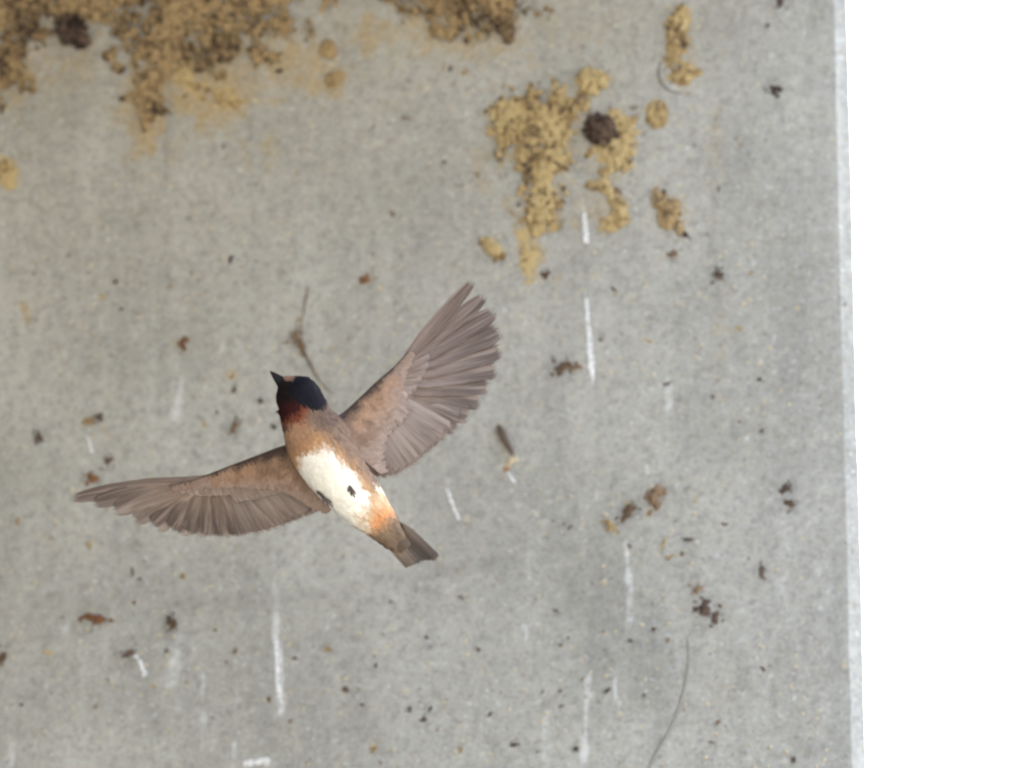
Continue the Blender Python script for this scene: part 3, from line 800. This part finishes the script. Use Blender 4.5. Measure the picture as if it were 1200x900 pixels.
SMALL_TAN = [(272, 440), (215, 675), (438, 878), (392, 650), (30, 362), (350, 375), (388, 408), (268, 705), (286, 712), (383, 715), (540, 878), (60, 655), (20, 612), (105, 640), (160, 500), (192, 478),
    (240, 498), (150, 522), (240, 445), (815, 588), (778, 637), (785, 652), (735, 465), (716, 455), (660, 402), (560, 205), (600, 250), (655, 325), (545, 85), (318, 360), (120, 348), (200, 335), (410, 700),
    (385, 760), (180, 805), (55, 765), (15, 712), (880, 320), (866, 385), (935, 360), (760, 400), (640, 500), (505, 620), (555, 645), (735, 590)]
for x, y in SMALL_TAN:
    asp = random.uniform(1, 2.2)
    tag(lump('mud_fleck', x, y, random.uniform(1.8, 3.6), M_OCH, None, asp, None, 0.0001, 0.3, True), near_label('straw-coloured ' + ('long ' if asp > 1.6 else '') + 'mud fleck', x, y), 'mud fleck', 'tiny straw-coloured mud flecks scattered over the wall')

# grit too fine to count: one mesh
def grit(name, n, mat, rmin, rmax, seed):
    r = random.Random(seed)
    V, Fc = [], []
    for _ in range(n):
        px, py = r.uniform(-40, 985), r.uniform(-20, 930)
        c = on_wall(px, py, 0.0); s = r.uniform(rmin, rmax) * PX; a = r.uniform(0, 3.14); e = r.uniform(1, 2.2)
        b = len(V); m = 6
        for q in range(m):
            t = 6.283 * q / m + r.uniform(-.3, .3)
            x, y = math.cos(t) * s * e, math.sin(t) * s
            V.append(c + WU * (x * math.cos(a) - y * math.sin(a)) + WZ * (x * math.sin(a) + y * math.cos(a)))
        V.append(c + WN * (s * 0.6 + 0.0007))
        Fc += [(b + q, b + (q + 1) % m, b + m) for q in range(m)]
    o = mesh_obj(name, V, Fc, mat)
    o['kind'] = 'stuff'
    o['label'] = {'dark_grit': 'fine dark grit sprinkled over the concrete wall', 'pale_grit': 'fine straw-coloured grit sprinkled over the concrete wall'}[name]
    o['category'] = 'grit'
grit('dark_grit', 220, M_PBRN, 0.6, 1.6, 3)
grit('pale_grit', 760, M_GRIT, 0.8, 2.1, 4)

# ------------------------------------------------------------------ droppings, stalk, thread
def streak(label, pts, w, group=None, thick=0.0006, name='dropping_streak'):
    """pts: px, py along the run; w half width px; domed thin crust"""
    n = 40; m = 7
    P = np.array(pts, float)
    seg = np.concatenate([[0], np.cumsum(np.hypot(*np.diff(P, axis=0).T))])
    V, Cc, Fc = [], [], []
    for i in range(n):
        t = i / (n - 1)
        x = np.interp(t * seg[-1], seg, P[:, 0]); y = np.interp(t * seg[-1], seg, P[:, 1])
        x2 = np.interp(min(1, t + .03) * seg[-1], seg, P[:, 0]); y2 = np.interp(min(1, t + .03) * seg[-1], seg, P[:, 1])
        if i == n - 1:
            x2, y2 = 2 * x - lastx, 2 * y - lasty
        L = math.hypot(x2 - x, y2 - y) or 1
        nx, ny = -(y2 - y) / L, (x2 - x) / L
        lastx, lasty = x, y
        ww = w * (0.55 + 0.9 * float(fbm(np.array(i * 0.35), np.array(pts[0][0] * 0.1), 80, 3))) * min(1, 0.35 + 4 * t, 0.25 + 5 * (1 - t)) * (0.8 + 0.4 * t)
        for j in range(m):
            s = j / (m - 1) * 2 - 1
            V.append(on_wall(x + nx * ww * s, y + ny * ww * s, 0.00012 + thick * (1 - s * s)))
            Cc.append([(1 - s * s) * 1.0 * min(1, 0.3 + 6 * t, 0.3 + 6 * (1 - t))] * 3)
    for i in range(n - 1):
        for j in range(m - 1):
            Fc.append((i * m + j, i * m + j + 1, (i + 1) * m + j + 1, (i + 1) * m + j))
    base = V[0].copy()
    o = mesh_obj(name, np.array(V) - base, Fc, M_WHT, None, True, Cc)
    o.location = base
    return tag(o, label, 'dropping', group)
streak('short thick white dropping just below the hooked tan smear', [(685, 246), (686, 268), (688, 290)], 5.5)
streak('long narrow white dropping streak ending in a bright drip beside the brown dab', [(686, 338), (689, 380), (692, 415), (694, 456)], 5.2)
streak('slim slanting white dropping beside the bird tail', [(522, 568), (530, 590), (540, 614)], 4.2)
streak('short slanting white dropping above the lower wing tip', [(101, 510), (105, 520), (109, 533)], 3.6)
streak('white hooked dropping running down from a dark speck', [(154, 768), (162, 771), (167, 782), (171, 797)], 4.4)
streak('bright white splash below the long chalky streak at the wall foot', [(282, 897), (298, 894), (310, 892), (320, 896)], 7)
streak('long chalky white dropping streak running down below the lower wing', [(324, 690), (323, 740), (325, 790), (331, 838)], 5.0, thick=0.0003)
streak('small white dropping on the concrete below the dark insect husk', [(594, 552), (600, 562), (606, 566)], 3.5)

st = empty('dry_grass_stalk', on_wall(356, 345))
sb = V3(st.location)
cs = spline([(361, 338, .4), (357, 362, .8), (354, 385, 1.2), (355, 402, 1.6), (358, 418, 2.4), (368, 436, 4), (378, 452, 5), (392, 466, 5.5)], 40)
tube('stalk', [on_wall(a, b, 0.0006 + 0.0008 * c) - sb for a, b, c in cs], [PX * (0.6 + 0.4 * math.sin(i * .4) ** 2) for i in range(40)], M_STALK, st)
cs = spline([(356, 410, 1), (366, 430, 3), (374, 446, 4), (382, 457, 4)], 14)
tube('leaf_blade', [on_wall(a, b, 0.0012 + 0.0008 * c) - sb for a, b, c in cs], [PX * 1.4 * math.sin(0.25 + 2.8 * i / 13) for i in range(14)], M_STALK, st)
for x, y, r in ((354, 406, 4.0), (357, 415, 3.4)):
    lump('seed_head', x, y, r, M_PBRN, st, 1.5, -60, 0.0012)
tag(st, 'thin dry stalk with brown clump clinging to the wall above the bird head', 'plant stalk')
cs = spline([(806, 748), (808, 770), (804, 800), (796, 830), (784, 858), (768, 885), (758, 910)], 40)
o = tube('hanging_thread', [on_wall(a, b, 0.0001) for a, b in cs], PX * 1.5, plain_mat('dusty_thread', (0.275, 0.255, 0.22), 0.9))
tag(o, 'long curved dusty thread stuck low on the concrete wall', 'thread')
cs = spline([(775, 72), (772, 84), (776, 98), (786, 107), (800, 110)], 20)
rb = V3(ring.location)
tube('mud_rim', [on_wall(a, b, 0.0002) - rb for a, b in cs], [PX * 1.8 * (0.5 + 0.5 * math.sin(0.3 + i * .13)) for i in range(20)], plain_mat('grey_rim', (0.17, 0.165, 0.155), 0.9), ring)

# ------------------------------------------------------------------ the swallow
D_B = 3.64
CX, CY = 402, 555
def bird_xyz(px, py, z):
    k = (D_B - z) / F
    return np.array([(px - 600) * k - (CX - 600) * D_B / F, -(py - 450) * k + (CY - 450) * D_B / F, z])
PB = D_B / F
bird = bpy.data.objects.new('swallow', None)
bird.empty_display_size = 0.05
COL.objects.link(bird)
bp = CAM + pix_ray(CX, CY) * D_B
bird.matrix_basis = Matrix(((RGT[0], UPV[0], -FWD[0], bp[0]), (RGT[1], UPV[1], -FWD[1], bp[1]), (RGT[2], UPV[2], -FWD[2], bp[2]), (0, 0, 0, 1)))
tag(bird, 'swallow in flight with wings spread, cream belly, rusty breast and black cap', 'bird')

# spine: px, py, half width px, half depth px, z px
SPINE = [(329, 447, 7, 6, 4), (333, 450, 13, 12, 4), (340, 457, 22, 22, 3), (348, 465, 27, 26, 2), (354, 477, 28.5, 27, 1), (360, 492, 31, 29, 0), (368, 508, 36, 33, 0), (377, 524, 38, 37, 0),
         (389, 543, 37, 38, 0), (403, 563, 34, 35, 0), (418, 582, 30, 30, -1), (432, 598, 25.5, 24, -3), (444, 611, 21, 17, -5), (453, 621, 17.5, 11, -7), (462, 631, 14, 6, -9), (469, 639, 9, 2.5, -10)]
NR, NA = 84, 48
S = spline(SPINE, NR)
def lerp3(a, b, t):
    t = np.clip(t, 0, 1)[..., None]
    return a * (1 - t) + np.array(b) * t

def body_colour(px, py, zrel):
    """plumage pattern as seen from below; zrel -1 back .. 1 belly"""
    n = fbm(px / 6 + 4, py / 6 + 9, 90, 3) - 0.5
    n2 = fbm(px / 13 + 2, py / 13 + 5, 91, 3) - 0.5
    c = np.zeros(px.shape + (3,)) + np.array((0.285, 0.185, 0.125))                 # buff-brown breast
    ax, ay = 0.655, 0.755                                                          # along the belly
    s = (px - 362) * ax + (py - 530) * ay
    w = (px - 362) * ay - (py - 530) * ax                                          # + to the raised wing side
    bs = fbm(w / 3.2 + 40, s / 17 + 40, 92, 3) - 0.5
    c = c * (1 + bs[..., None] * 1.1)
    # grey-brown side of neck and flank
    c = lerp3(c, (0.19, 0.128, 0.09), sstep(12, 30, w + n * 14))
    c = lerp3(c, (0.42, 0.235, 0.12), sstep(-34, -20, -np.abs(w + 4)) * sstep(-34, -10, s) * sstep(0.0, 0.5, zrel + .4) * 0.8)   # orange wash round belly
    c = lerp3(c, (0.52, 0.36, 0.22), sstep(-16, -28, w) * sstep(-25, -5, s) * 0.7)                   # pale left flank
    hw = 22 + 4 * np.sin(np.clip(s, 0, 90) / 90 * 3.1) - sstep(60, 100, s) * 5
    belly = sstep(6, -5, np.abs(w + 3 + s * 0.02) - hw + n * 9) * sstep(-13, 1, s + n * 12 - np.abs(w + 4) * 0.35) * sstep(100, 86, s + n * 18 + w * 0.35)
    fringe = sstep(8, -5, np.abs(w + 1 + s * 0.02) - hw - 7 + n * 12) * sstep(-26, -12, s + n * 14 - np.abs(w + 2) * 0.2) * sstep(110, 90, s)
    c = lerp3(c, (0.45, 0.255, 0.125), fringe * 0.6)
    c = lerp3(c, (0.80, 0.765, 0.68), belly)
    # undertail coverts: orange with pale scallops
    vent = sstep(84, 98, s + n2 * 18 + w * 0.35)
    c = lerp3(c, (0.50, 0.35, 0.215), vent)
    c = lerp3(c, (0.52, 0.235, 0.10), sstep(27, 13, np.hypot((px - 450) * 1.15, (py - 613) * 0.85) + n * 14) * vent)
    c = lerp3(c, (0.72, 0.64, 0.52), vent * sstep(0.06, 0.16, n2 + 0.05) * sstep(118, 100, s))
    c = lerp3(c, (0.66, 0.60, 0.5), sstep(116, 100, s) * vent * sstep(4, -9, w))
    c = lerp3(c, (0.20, 0.14, 0.095), sstep(106, 122, s + n * 10))
    c = lerp3(c, (0.15, 0.108, 0.075), sstep(122, 134, s + n * 10))
    # neck and throat
    c = lerp3(c, (0.36, 0.20, 0.12), sstep(22, 8, np.hypot(px - 346, py - 503)) * 0.7)
    c = lerp3(c, (0.10, 0.07, 0.058), sstep(17, 5, np.hypot((px - 381) / 1.2, py - 485)) * 0.7)
    c = lerp3(c, (0.05, 0.03, 0.025), sstep(7, 3, np.hypot(px - 332, py - 499)) * 0.8)
    th = np.hypot((px - 337) / 1.15, (py - 472)) + n * 9
    c = lerp3(c, (0.17, 0.055, 0.032), sstep(29, 20, th))
    c = lerp3(c, (0.035, 0.010, 0.010), sstep(22, 13, th + (px - 337) * 0.25))
    c = lerp3(c, (0.012, 0.009, 0.009), sstep(22, 13, np.hypot(px - 334, py - 453) + n * 4))
    x = (px - 360) * 0.77 + (py - 459) * 0.64; y = -(px - 360) * 0.64 + (py - 459) * 0.77
    c = lerp3(c, (0.009, 0.009, 0.013), sstep(1.15, 0.95, np.hypot(x / 25, y / 15.5) + n * 0.12))
    c = lerp3(c, (0.22, 0.13, 0.09), sstep(6.0, 3.0, np.hypot((px - 337.5) / 1.25, py - 442)))
    # slate back
    c = lerp3(c, (0.035, 0.035, 0.05), sstep(-0.35, -0.6, zrel) * sstep(320, 340, px))
    return c

def body_frame(i, a):
    px, py, hw, hd, zc = S[i]
    t = S[min(i + 1, NR - 1), :2] - S[max(i - 1, 0), :2]; t = t / np.linalg.norm(t)
    wdir = np.array([-t[1], t[0]])                   # image-plane normal of the spine
    x = px + wdir[0] * hw * math.cos(a); y = py + wdir[1] * hw * math.cos(a)
    return x, y, zc + hd * math.sin(a), math.sin(a), t

def build_body():
    V, PXY, ZR, Fc = [], [], [], []
    for i in range(NR):
        for j in range(NA):
            a = 2 * math.pi * j / NA
            x, y, z, zr, t = body_frame(i, a)
            q = 1 + (float(fbm(np.array(i * .4), np.array(j * .5), 95, 2)) - 0.5) * 0.03
            V.append(bird_xyz(x, y, z * PB * q)); PXY.append((x, y)); ZR.append(zr)
    for i in range(NR - 1):
        for j in range(NA):
            Fc.append((i * NA + j, i * NA + (j + 1) % NA, (i + 1) * NA + (j + 1) % NA, (i + 1) * NA + j))
    Fc.append(tuple(range(NA))[::-1]); Fc.append(tuple((NR - 1) * NA + j for j in range(NA)))
    PXY = np.array(PXY)
    cols = body_colour(PXY[:, 0], PXY[:, 1], np.array(ZR))
    b = mesh_obj('body', V, [f[::-1] for f in Fc], M_BODY, bird, True, cols)
    # contour feathers: small overlapping tufts, laid tailwards
    r = random.Random(5)
    V2, F2, C2 = [], [], []
    Vn = np.array(V).reshape(NR, NA, 3)
    pts = []
    for _ in range(7000):
        i = r.randint(6, NR - 4); j = r.randrange(NA)
        if r.random() > S[i, 2] / 40:
            continue
        pts.append((i, j))
    xs = PXY.reshape(NR, NA, 2)
    zz = np.array(ZR).reshape(NR, NA)
    cc = cols.reshape(NR, NA, 3)
    for i, j in pts:
        p = Vn[i, j]; tl = Vn[min(i + 2, NR - 1), j] - Vn[i - 1, j]; tl /= np.linalg.norm(tl) + 1e-9
        sd = Vn[i, (j + 1) % NA] - Vn[i, j - 1]; sd /= np.linalg.norm(sd) + 1e-9
        nn = np.cross(tl, sd)
        cen = bird_xyz(S[i, 0], S[i, 1], S[i, 4] * PB)
        if np.dot(nn, p - cen) < 0:
            nn = -nn
        nn /= np.linalg.norm(nn) + 1e-9
        head = S[i, 1] < 492
        L = (5.5 if head else 9.5) * PB * r.uniform(.7, 1.25); W = (1.7 if head else 2.7) * PB * r.uniform(.7, 1.2)
        p = p + sd * r.uniform(-1, 1) * 1.5 * PB + tl * r.uniform(-1, 1) * 1.5 * PB
        dr = tl + sd * r.uniform(-.18, .18)
        lift = (0.8 if head else 1.1) * PB * r.uniform(.4, 1.2)
        b0 = len(V2)
        V2 += [p, p + dr * L * .45 + sd * W + nn * lift * .5, p + dr * L * .45 - sd * W + nn * lift * .5, p + dr * L * .45 + nn * lift * .75,
               p + dr * L * .82 + sd * W * .7 + nn * lift * .7, p + dr * L * .82 - sd * W * .7 + nn * lift * .7, p + dr * L + nn * lift * .8]
        F2 += [(b0, b0 + 1, b0 + 3), (b0, b0 + 3, b0 + 2), (b0 + 1, b0 + 4, b0 + 3), (b0 + 3, b0 + 5, b0 + 2), (b0 + 3, b0 + 4, b0 + 6), (b0 + 3, b0 + 6, b0 + 5)]
        cj = cc[i, j] * (r.uniform(.82, 1.12) if cc[i, j][2] < .45 else r.uniform(.94, 1.05))
        C2 += [cj * .9, cj, cj, cj, cj * 1.05, cj * 1.05, cj * 1.05]
    pl = mesh_obj('plumage', V2, F2, M_BODY, b, True, np.clip(C2, 0, .85))
    pl['kind'] = 'stuff'
    return b
body = build_body()

def beak():
    root = None
    for nm, zo, s in (('beak', 6.5, 1.0), ('lower_bill', 2.8, 0.92)):
        base = np.array((333.0, 450.5)); tip = np.array((316.0, 434.5)) if s == 1 else np.array((318.0, 436.5))
        ax = tip - base; ax /= np.linalg.norm(ax); nr = np.array((-ax[1], ax[0]))
        V, Fc = [], []; n, m = 9, 12
        for i in range(n):
            t = i / (n - 1); c = base + (tip - base) * t
            hw = 8.0 * (1 - t) ** 0.85 * s + 0.25; hd = 3.6 * (1 - t) ** 0.8 * s + 0.2
            for j in range(m):
                a = 2 * math.pi * j / m
                V.append(bird_xyz(*(c + nr * hw * math.cos(a)), (zo * (1 - .35 * t) + hd * math.sin(a)) * PB))
        for i in range(n - 1):
            for j in range(m):
                Fc.append((i * m + j, i * m + (j + 1) % m, (i + 1) * m + (j + 1) % m, (i + 1) * m + j))
        Fc.append(tuple((n - 1) * m + j for j in range(m)))
        o = mesh_obj(nm, V, Fc, M_BEAK, bird if root is None else root)
        root = root or o
beak()

def eye(px, py, z):
    V, Fc = ico_lump(99, 1.0, 0.0)
    c = bird_xyz(px, py, z * PB)
    mesh_obj('eye', [c + np.array(v) * 3.6 * PB for v in V], Fc, M_EYE, bird)
eye(350, 449, 17); eye(336, 473, -16)

def feather(name, root, tip, width, mat, parent, up, bend=0.0, asym=0.0, arch=0.0, blunt=0.8, n=16, roll=0.0):
    """one vane with its shaft; root, tip in bird space"""
    root = np.array(root); tip = np.array(tip)
    ax = tip - root; L = np.linalg.norm(ax); ax = ax / L
    up = np.array(up, float); up = up - ax * np.dot(up, ax); up /= np.linalg.norm(up)
    sd = np.cross(up, ax)
    up = up * math.cos(roll) + sd * math.sin(roll); sd = np.cross(up, ax)
    S_ = (-1, -0.6, -0.25, 0, 0.25, 0.6, 1)
    V, U, Fc = [], [], []
    r = random.Random(int(abs(tip[0] * 1e5 + tip[1] * 3e5)))
    for i in range(n):
        t = 1 - (1 - i / (n - 1)) ** 1.35
        w = width * (0.38 + 0.62 * min(1, t / 0.30) ** 0.7)
        if t > blunt:
            q = (t - blunt) / (1 - blunt); w *= max(0.0, 1 - q ** 2.6) ** 0.5 * 0.92 + 0.08
        c = root + ax * L * t + sd * bend * L * (t * t - t * 0.2) + up * arch * L * (4 * t * (1 - t)) * 0.25
        for s in S_:
            ws = w * (1 + asym * (1 if s > 0 else -1)) * s * (1 + r.uniform(-.03, .03) * abs(s))
            dz = -0.10 * w * s * s + (0.03 * width if s == 0 else 0)
            V.append(c + sd * ws + up * dz - ax * abs(s) * w * 0.16 * (1 if t > .5 else t * 2))
            U.append((s * .5 + .5, t))
    m = len(S_)
    for i in range(n - 1):
        for j in range(m - 1):
            Fc.append((i * m + j, i * m + j + 1, (i + 1) * m + j + 1, (i + 1) * m + j))
    return mesh_obj(name, V, Fc, mat, parent, True, None, U)

def build_wing(sign, shoulder, zfun, LE, CE, prim, psrc, sec, ssrc, pw, sw, upv):
    """LE, CE: front and rear rims of the fleshy, covert-clad arm; prim / sec: feather tips, psrc / ssrc their roots (pixels)"""
    n, m = 36, 12
    le = spline(LE, n); ce = spline(CE, n)
    V, PXY, Fc = [], [], []
    for side in (1, -1):
        for i in range(n):
            for j in range(m):
                s = j / (m - 1)
                x = le[i, 0] * (1 - s) + ce[i, 0] * s; y = le[i, 1] * (1 - s) + ce[i, 1] * s
                tk = (5.5 * (1 - i / n) + 1.6) * math.sqrt(max(0, s * (1 - s) * 4)) * (1.2 - 0.8 * s) * (1 if side > 0 else 0.8)
                V.append(bird_xyz(x, y, zfun(x, y) + side * tk * PB)); PXY.append((x, y))
    for sd in (0, 1):
        o = sd * n * m
        for i in range(n - 1):
            for j in range(m - 1):
                q = (o + i * m + j, o + i * m + j + 1, o + (i + 1) * m + j + 1, o + (i + 1) * m + j)
                Fc.append(q if sd else q[::-1])
    PXY = np.array(PXY)
    rel = np.tile(np.linspace(0, 1, m), 2 * n); spn = np.tile(np.repeat(np.linspace(0, 1, n), m), 2)
    def cov_col(s, t, x, y):
        nz = fbm(x / 9, y / 9, 97, 3) - 0.5
        c = np.zeros(np.shape(x) + (3,)) + np.array((0.165, 0.107, 0.073))
        c = lerp3(c, (0.27, 0.165, 0.105), sstep(.2, .7, t + nz))
        c = lerp3(c, (0.225, 0.16, 0.128), sstep(.55, .88, t + nz * .5))
        c = lerp3(c, (0.05, 0.036, 0.03), sstep(.20, .03, s + nz * .2))
        c = lerp3(c, (0.255, 0.19, 0.155), sstep(.40, .90, s + nz * .6) * .9)
        return c
    wing = mesh_obj('wing', V, Fc, M_BODY, bird, True, cov_col(rel, spn, PXY[:, 0], PXY[:, 1]))
    up = np.array(upv, float)
    def wp(p, dz):
        return bird_xyz(p[0], p[1], zfun(p[0], p[1]) + dz * PB)
    prim = [tuple(p) for p in spline(prim, 10)]
    k = len(prim)
    for i, t in enumerate(prim):
        f = i / (k - 1)
        rt = np.array(psrc[0]) * (1 - f) + np.array(psrc[1]) * f
        feather('primary_feather', wp(rt, -1.0 - i * .8), wp(t, -1.0 - i * .8), pw * (0.60 + 0.58 * min(1.0, f * 1.8)) * PB, M_PRIM, wing, up, sign * (-0.09 + 0.05 * f), -sign * 0.18, -0.10, 0.60 + 0.28 * min(1.0, f * 2.0), 18, sign * 0.10)
    sec = [tuple(p) for p in spline(sec, 11)]
    k = len(sec)
    for i, t in enumerate(sec):
        f = i / (k - 1)
        rt = np.array(ssrc[0]) * (1 - f) + np.array(ssrc[1]) * f
        feather('secondary_feather', wp(rt, -8 - i * .6), wp(t, -8 - i * .6), sw * PB, M_SEC, wing, up, sign * (-0.03 + 0.05 * f), 0, -0.12, 0.90, 14, sign * 0.10)
    # greater under-coverts: shorter feathers lying over the quills
    srcs = [np.array(psrc[0]) * (1 - f) + np.array(psrc[1]) * f for f in np.linspace(0.35, 1, 8)] + [np.array(ssrc[0]) * (1 - f) + np.array(ssrc[1]) * f for f in np.linspace(0, 1, 9)]
    tg = [np.array(prim[min(len(prim) - 1, int(round(f * (len(prim) - 1))))]) for f in np.linspace(0.35, 1, 8)] + [np.array(sec[min(len(sec) - 1, int(round(f * (len(sec) - 1))))]) for f in np.linspace(0, 1, 9)]
    for i, (a, b) in enumerate(zip(srcs, tg)):
        q = a + (b - a) * (0.34 if i < 8 else 0.48)
        feather('covert_feather', wp(a, 1.0 - i * .12), wp(q, 0.4 - i * .12), (8.0 if i < 8 else 9.5) * PB, M_COV, wing, up, 0, 0, -0.1, 0.7, 10, sign * 0.10)
    # lesser coverts, tiny and beyond counting
    r = random.Random(31 + int(sign)); V2, F2, C2 = [], [], []
    for _ in range(1500):
        ti, s = r.random() ** 1.1, r.random()
        i = min(n - 2, int(ti * (n - 1)))
        p = le[i] * (1 - s) + ce[i] * s
        nx = le[i + 1] * (1 - s) + ce[i + 1] * s
        ch = ce[i] - le[i]; ch = ch / (np.linalg.norm(ch) + 1e-6); sp = nx - p; sp = sp / (np.linalg.norm(sp) + 1e-6)
        dr = ch * 0.75 + sp * 0.65; dr /= np.linalg.norm(dr); pr = np.array((-dr[1], dr[0]))
        L = r.uniform(7, 12) * (1 - .4 * ti); W = r.uniform(1.8, 3.0)
        tk = (5.5 * (1 - i / n) + 1.6) * math.sqrt(max(0, s * (1 - s) * 4)) * (1.2 - 0.8 * s)
        b0 = len(V2)
        for a, w_, z_ in ((0, 0, .1), (.45, 1, .8), (.45, -1, .8), (.45, 0, 1.1), (.82, .7, .9), (.82, -.7, .9), (1, 0, .9)):
            q = p + dr * L * a + pr * W * w_
            V2.append(bird_xyz(q[0], q[1], zfun(q[0], q[1]) + (tk * (1 - a * .25) + z_) * PB))
        F2 += [(b0, b0 + 1, b0 + 3), (b0, b0 + 3, b0 + 2), (b0 + 1, b0 + 4, b0 + 3), (b0 + 3, b0 + 5, b0 + 2), (b0 + 3, b0 + 4, b0 + 6), (b0 + 3, b0 + 6, b0 + 5)]
        cj = cov_col(np.array([s]), np.array([ti]), np.array([p[0]]), np.array([p[1]]))[0] * r.uniform(.85, 1.10)
        C2 += [cj] * 7
    cp = mesh_obj('covert_plumage', V2, F2, M_BODY, wing, True, C2)
    cp['kind'] = 'stuff'
    return wing

# raised wing (towards the upper right of the photograph)
def zR(x, y):
    d = (x - 398) * 0.80 + (500 - y) * 0.60
    e = (x - 398) * 0.75 - (y - 505) * 0.62        # outward from the breast side
    return (-2.0 - 0.42 * max(0.0, d) + 24.0 * math.exp(-max(0.0, e + 18) / 22.0)) * PB
wR = build_wing(1, (395, 490), zR,
    [(374, 496), (398, 486), (418, 469), (440, 448), (460, 431), (480, 411)],
    [(446, 556), (442, 538), (448, 512), (462, 482), (468, 448), (481, 413)],
    [(548, 322), (566, 340), (580, 360), (587, 384), (586, 407), (579, 430), (571, 452), (559, 473), (545, 491)], ((474, 420), (446, 456)),
    [(532, 507), (519, 520), (506, 532), (494, 543), (481, 552), (469, 558), (458, 560), (449, 556)], ((442, 462), (416, 500)), 15.5, 13.0, (-0.28, 0.2, 1))
# lowered wing (towards the left of the photograph)
def zL(x, y):
    return -(2.0 + 0.30 * max(0.0, 330 - x) + 0.28 * max(0.0, y - (520 + (330 - x) * 0.33))) * PB
wL = build_wing(-1, (328, 520), zL,
    [(352, 516), (326, 524), (300, 534), (266, 547), (232, 560), (198, 570)],
    [(388, 594), (374, 592), (340, 572), (298, 566), (254, 566), (200, 571.5)],
    [(78, 574), (106, 582), (132, 594), (157, 607), (184, 618), (211, 626), (237, 631), (262, 633), (284, 632)], ((222, 564), (264, 556)),
    [(302, 628), (318, 624), (333, 619), (346, 613), (357, 608), (367, 603), (376, 598), (383, 594)], ((270, 554), (322, 548)), 15.0, 13.5, (0.2, -0.15, 1))

# tail
tail = mesh_obj('tail', [bird_xyz(452 + 24 * t + w * (0.75 * (17 - 9 * t)), 619 + 24 * t - w * (0.66 * (17 - 9 * t)), (-9 + s * 4 * (1 - w * w)) * PB) for s in (1, -1) for t in (0, .33, .66, 1) for w in (-1, -.5, 0, .5, 1)],
    [f for o in (0, 20) for i in range(3) for j in range(4) for f in [(o + i * 5 + j, o + i * 5 + j + 1, o + i * 5 + j + 6, o + i * 5 + j + 5)]], M_BODY, bird, True, [(0.10, 0.074, 0.056)] * 40)
NT_ = 10
for i in range(NT_):
    f = i / (NT_ - 1)
    rt = (449 + 17 * f, 626 - 14 * f)
    tp = (482 + 33 * f, 666 - 9 * f - 3 * math.sin(f * 3.14))
    dz = -10 - 2.2 * math.sin(f * 3.14)
    feather('tail_feather', bird_xyz(*rt, dz * PB), bird_xyz(*tp, (dz - 3) * PB), 5.0 * PB, M_TAIL if f > .25 else M_TAILO, tail, (0.1 * (f - .5), 0, 1), -0.05 * (f - .5), 0.2 * (1 if f > .5 else -1), 0, 0.90, 14)

# feet, loosely tucked under the belly
def foot(px, py, z, ang, sc):
    a = math.radians(ang); u = np.array((math.cos(a), math.sin(a))); v = np.array((-u[1], u[0]))
    def pt(x, y, dz):
        q = np.array((px, py)) + u * x * sc + v * y * sc
        return bird_xyz(q[0], q[1], (z + dz * sc) * PB)
    root = tube('foot', [pt(-10, 0, -5), pt(-4, 0, 0), pt(0, 0, 2)], [2.6 * PB * sc, 1.9 * PB * sc, 2.2 * PB * sc], M_FOOT, bird, 8)
    for (dx, dy, dz) in ((10, -2.6, 1), (12.5, 0, 1), (10.5, 2.4, 1), (5, 4.2, 2)):
        tip = (dx * 1.25, dy * 1.2, dz - 3)
        tube('toe', [pt(0, 0, 2), pt(dx * .4, dy * .45, 3 + dz * .5), pt(dx * .8, dy * .9, 1.5 + dz * .5), pt(*tip), pt(tip[0] * 1.15, tip[1] * 1.1, tip[2] - 2)],
             [1.7 * PB * sc, 1.5 * PB * sc, 1.2 * PB * sc, .9 * PB * sc, .25 * PB * sc], M_FOOT, root, 6)
foot(410, 570, 31, 66, 0.95)
foot(379, 583, 20, 46, 0.9)
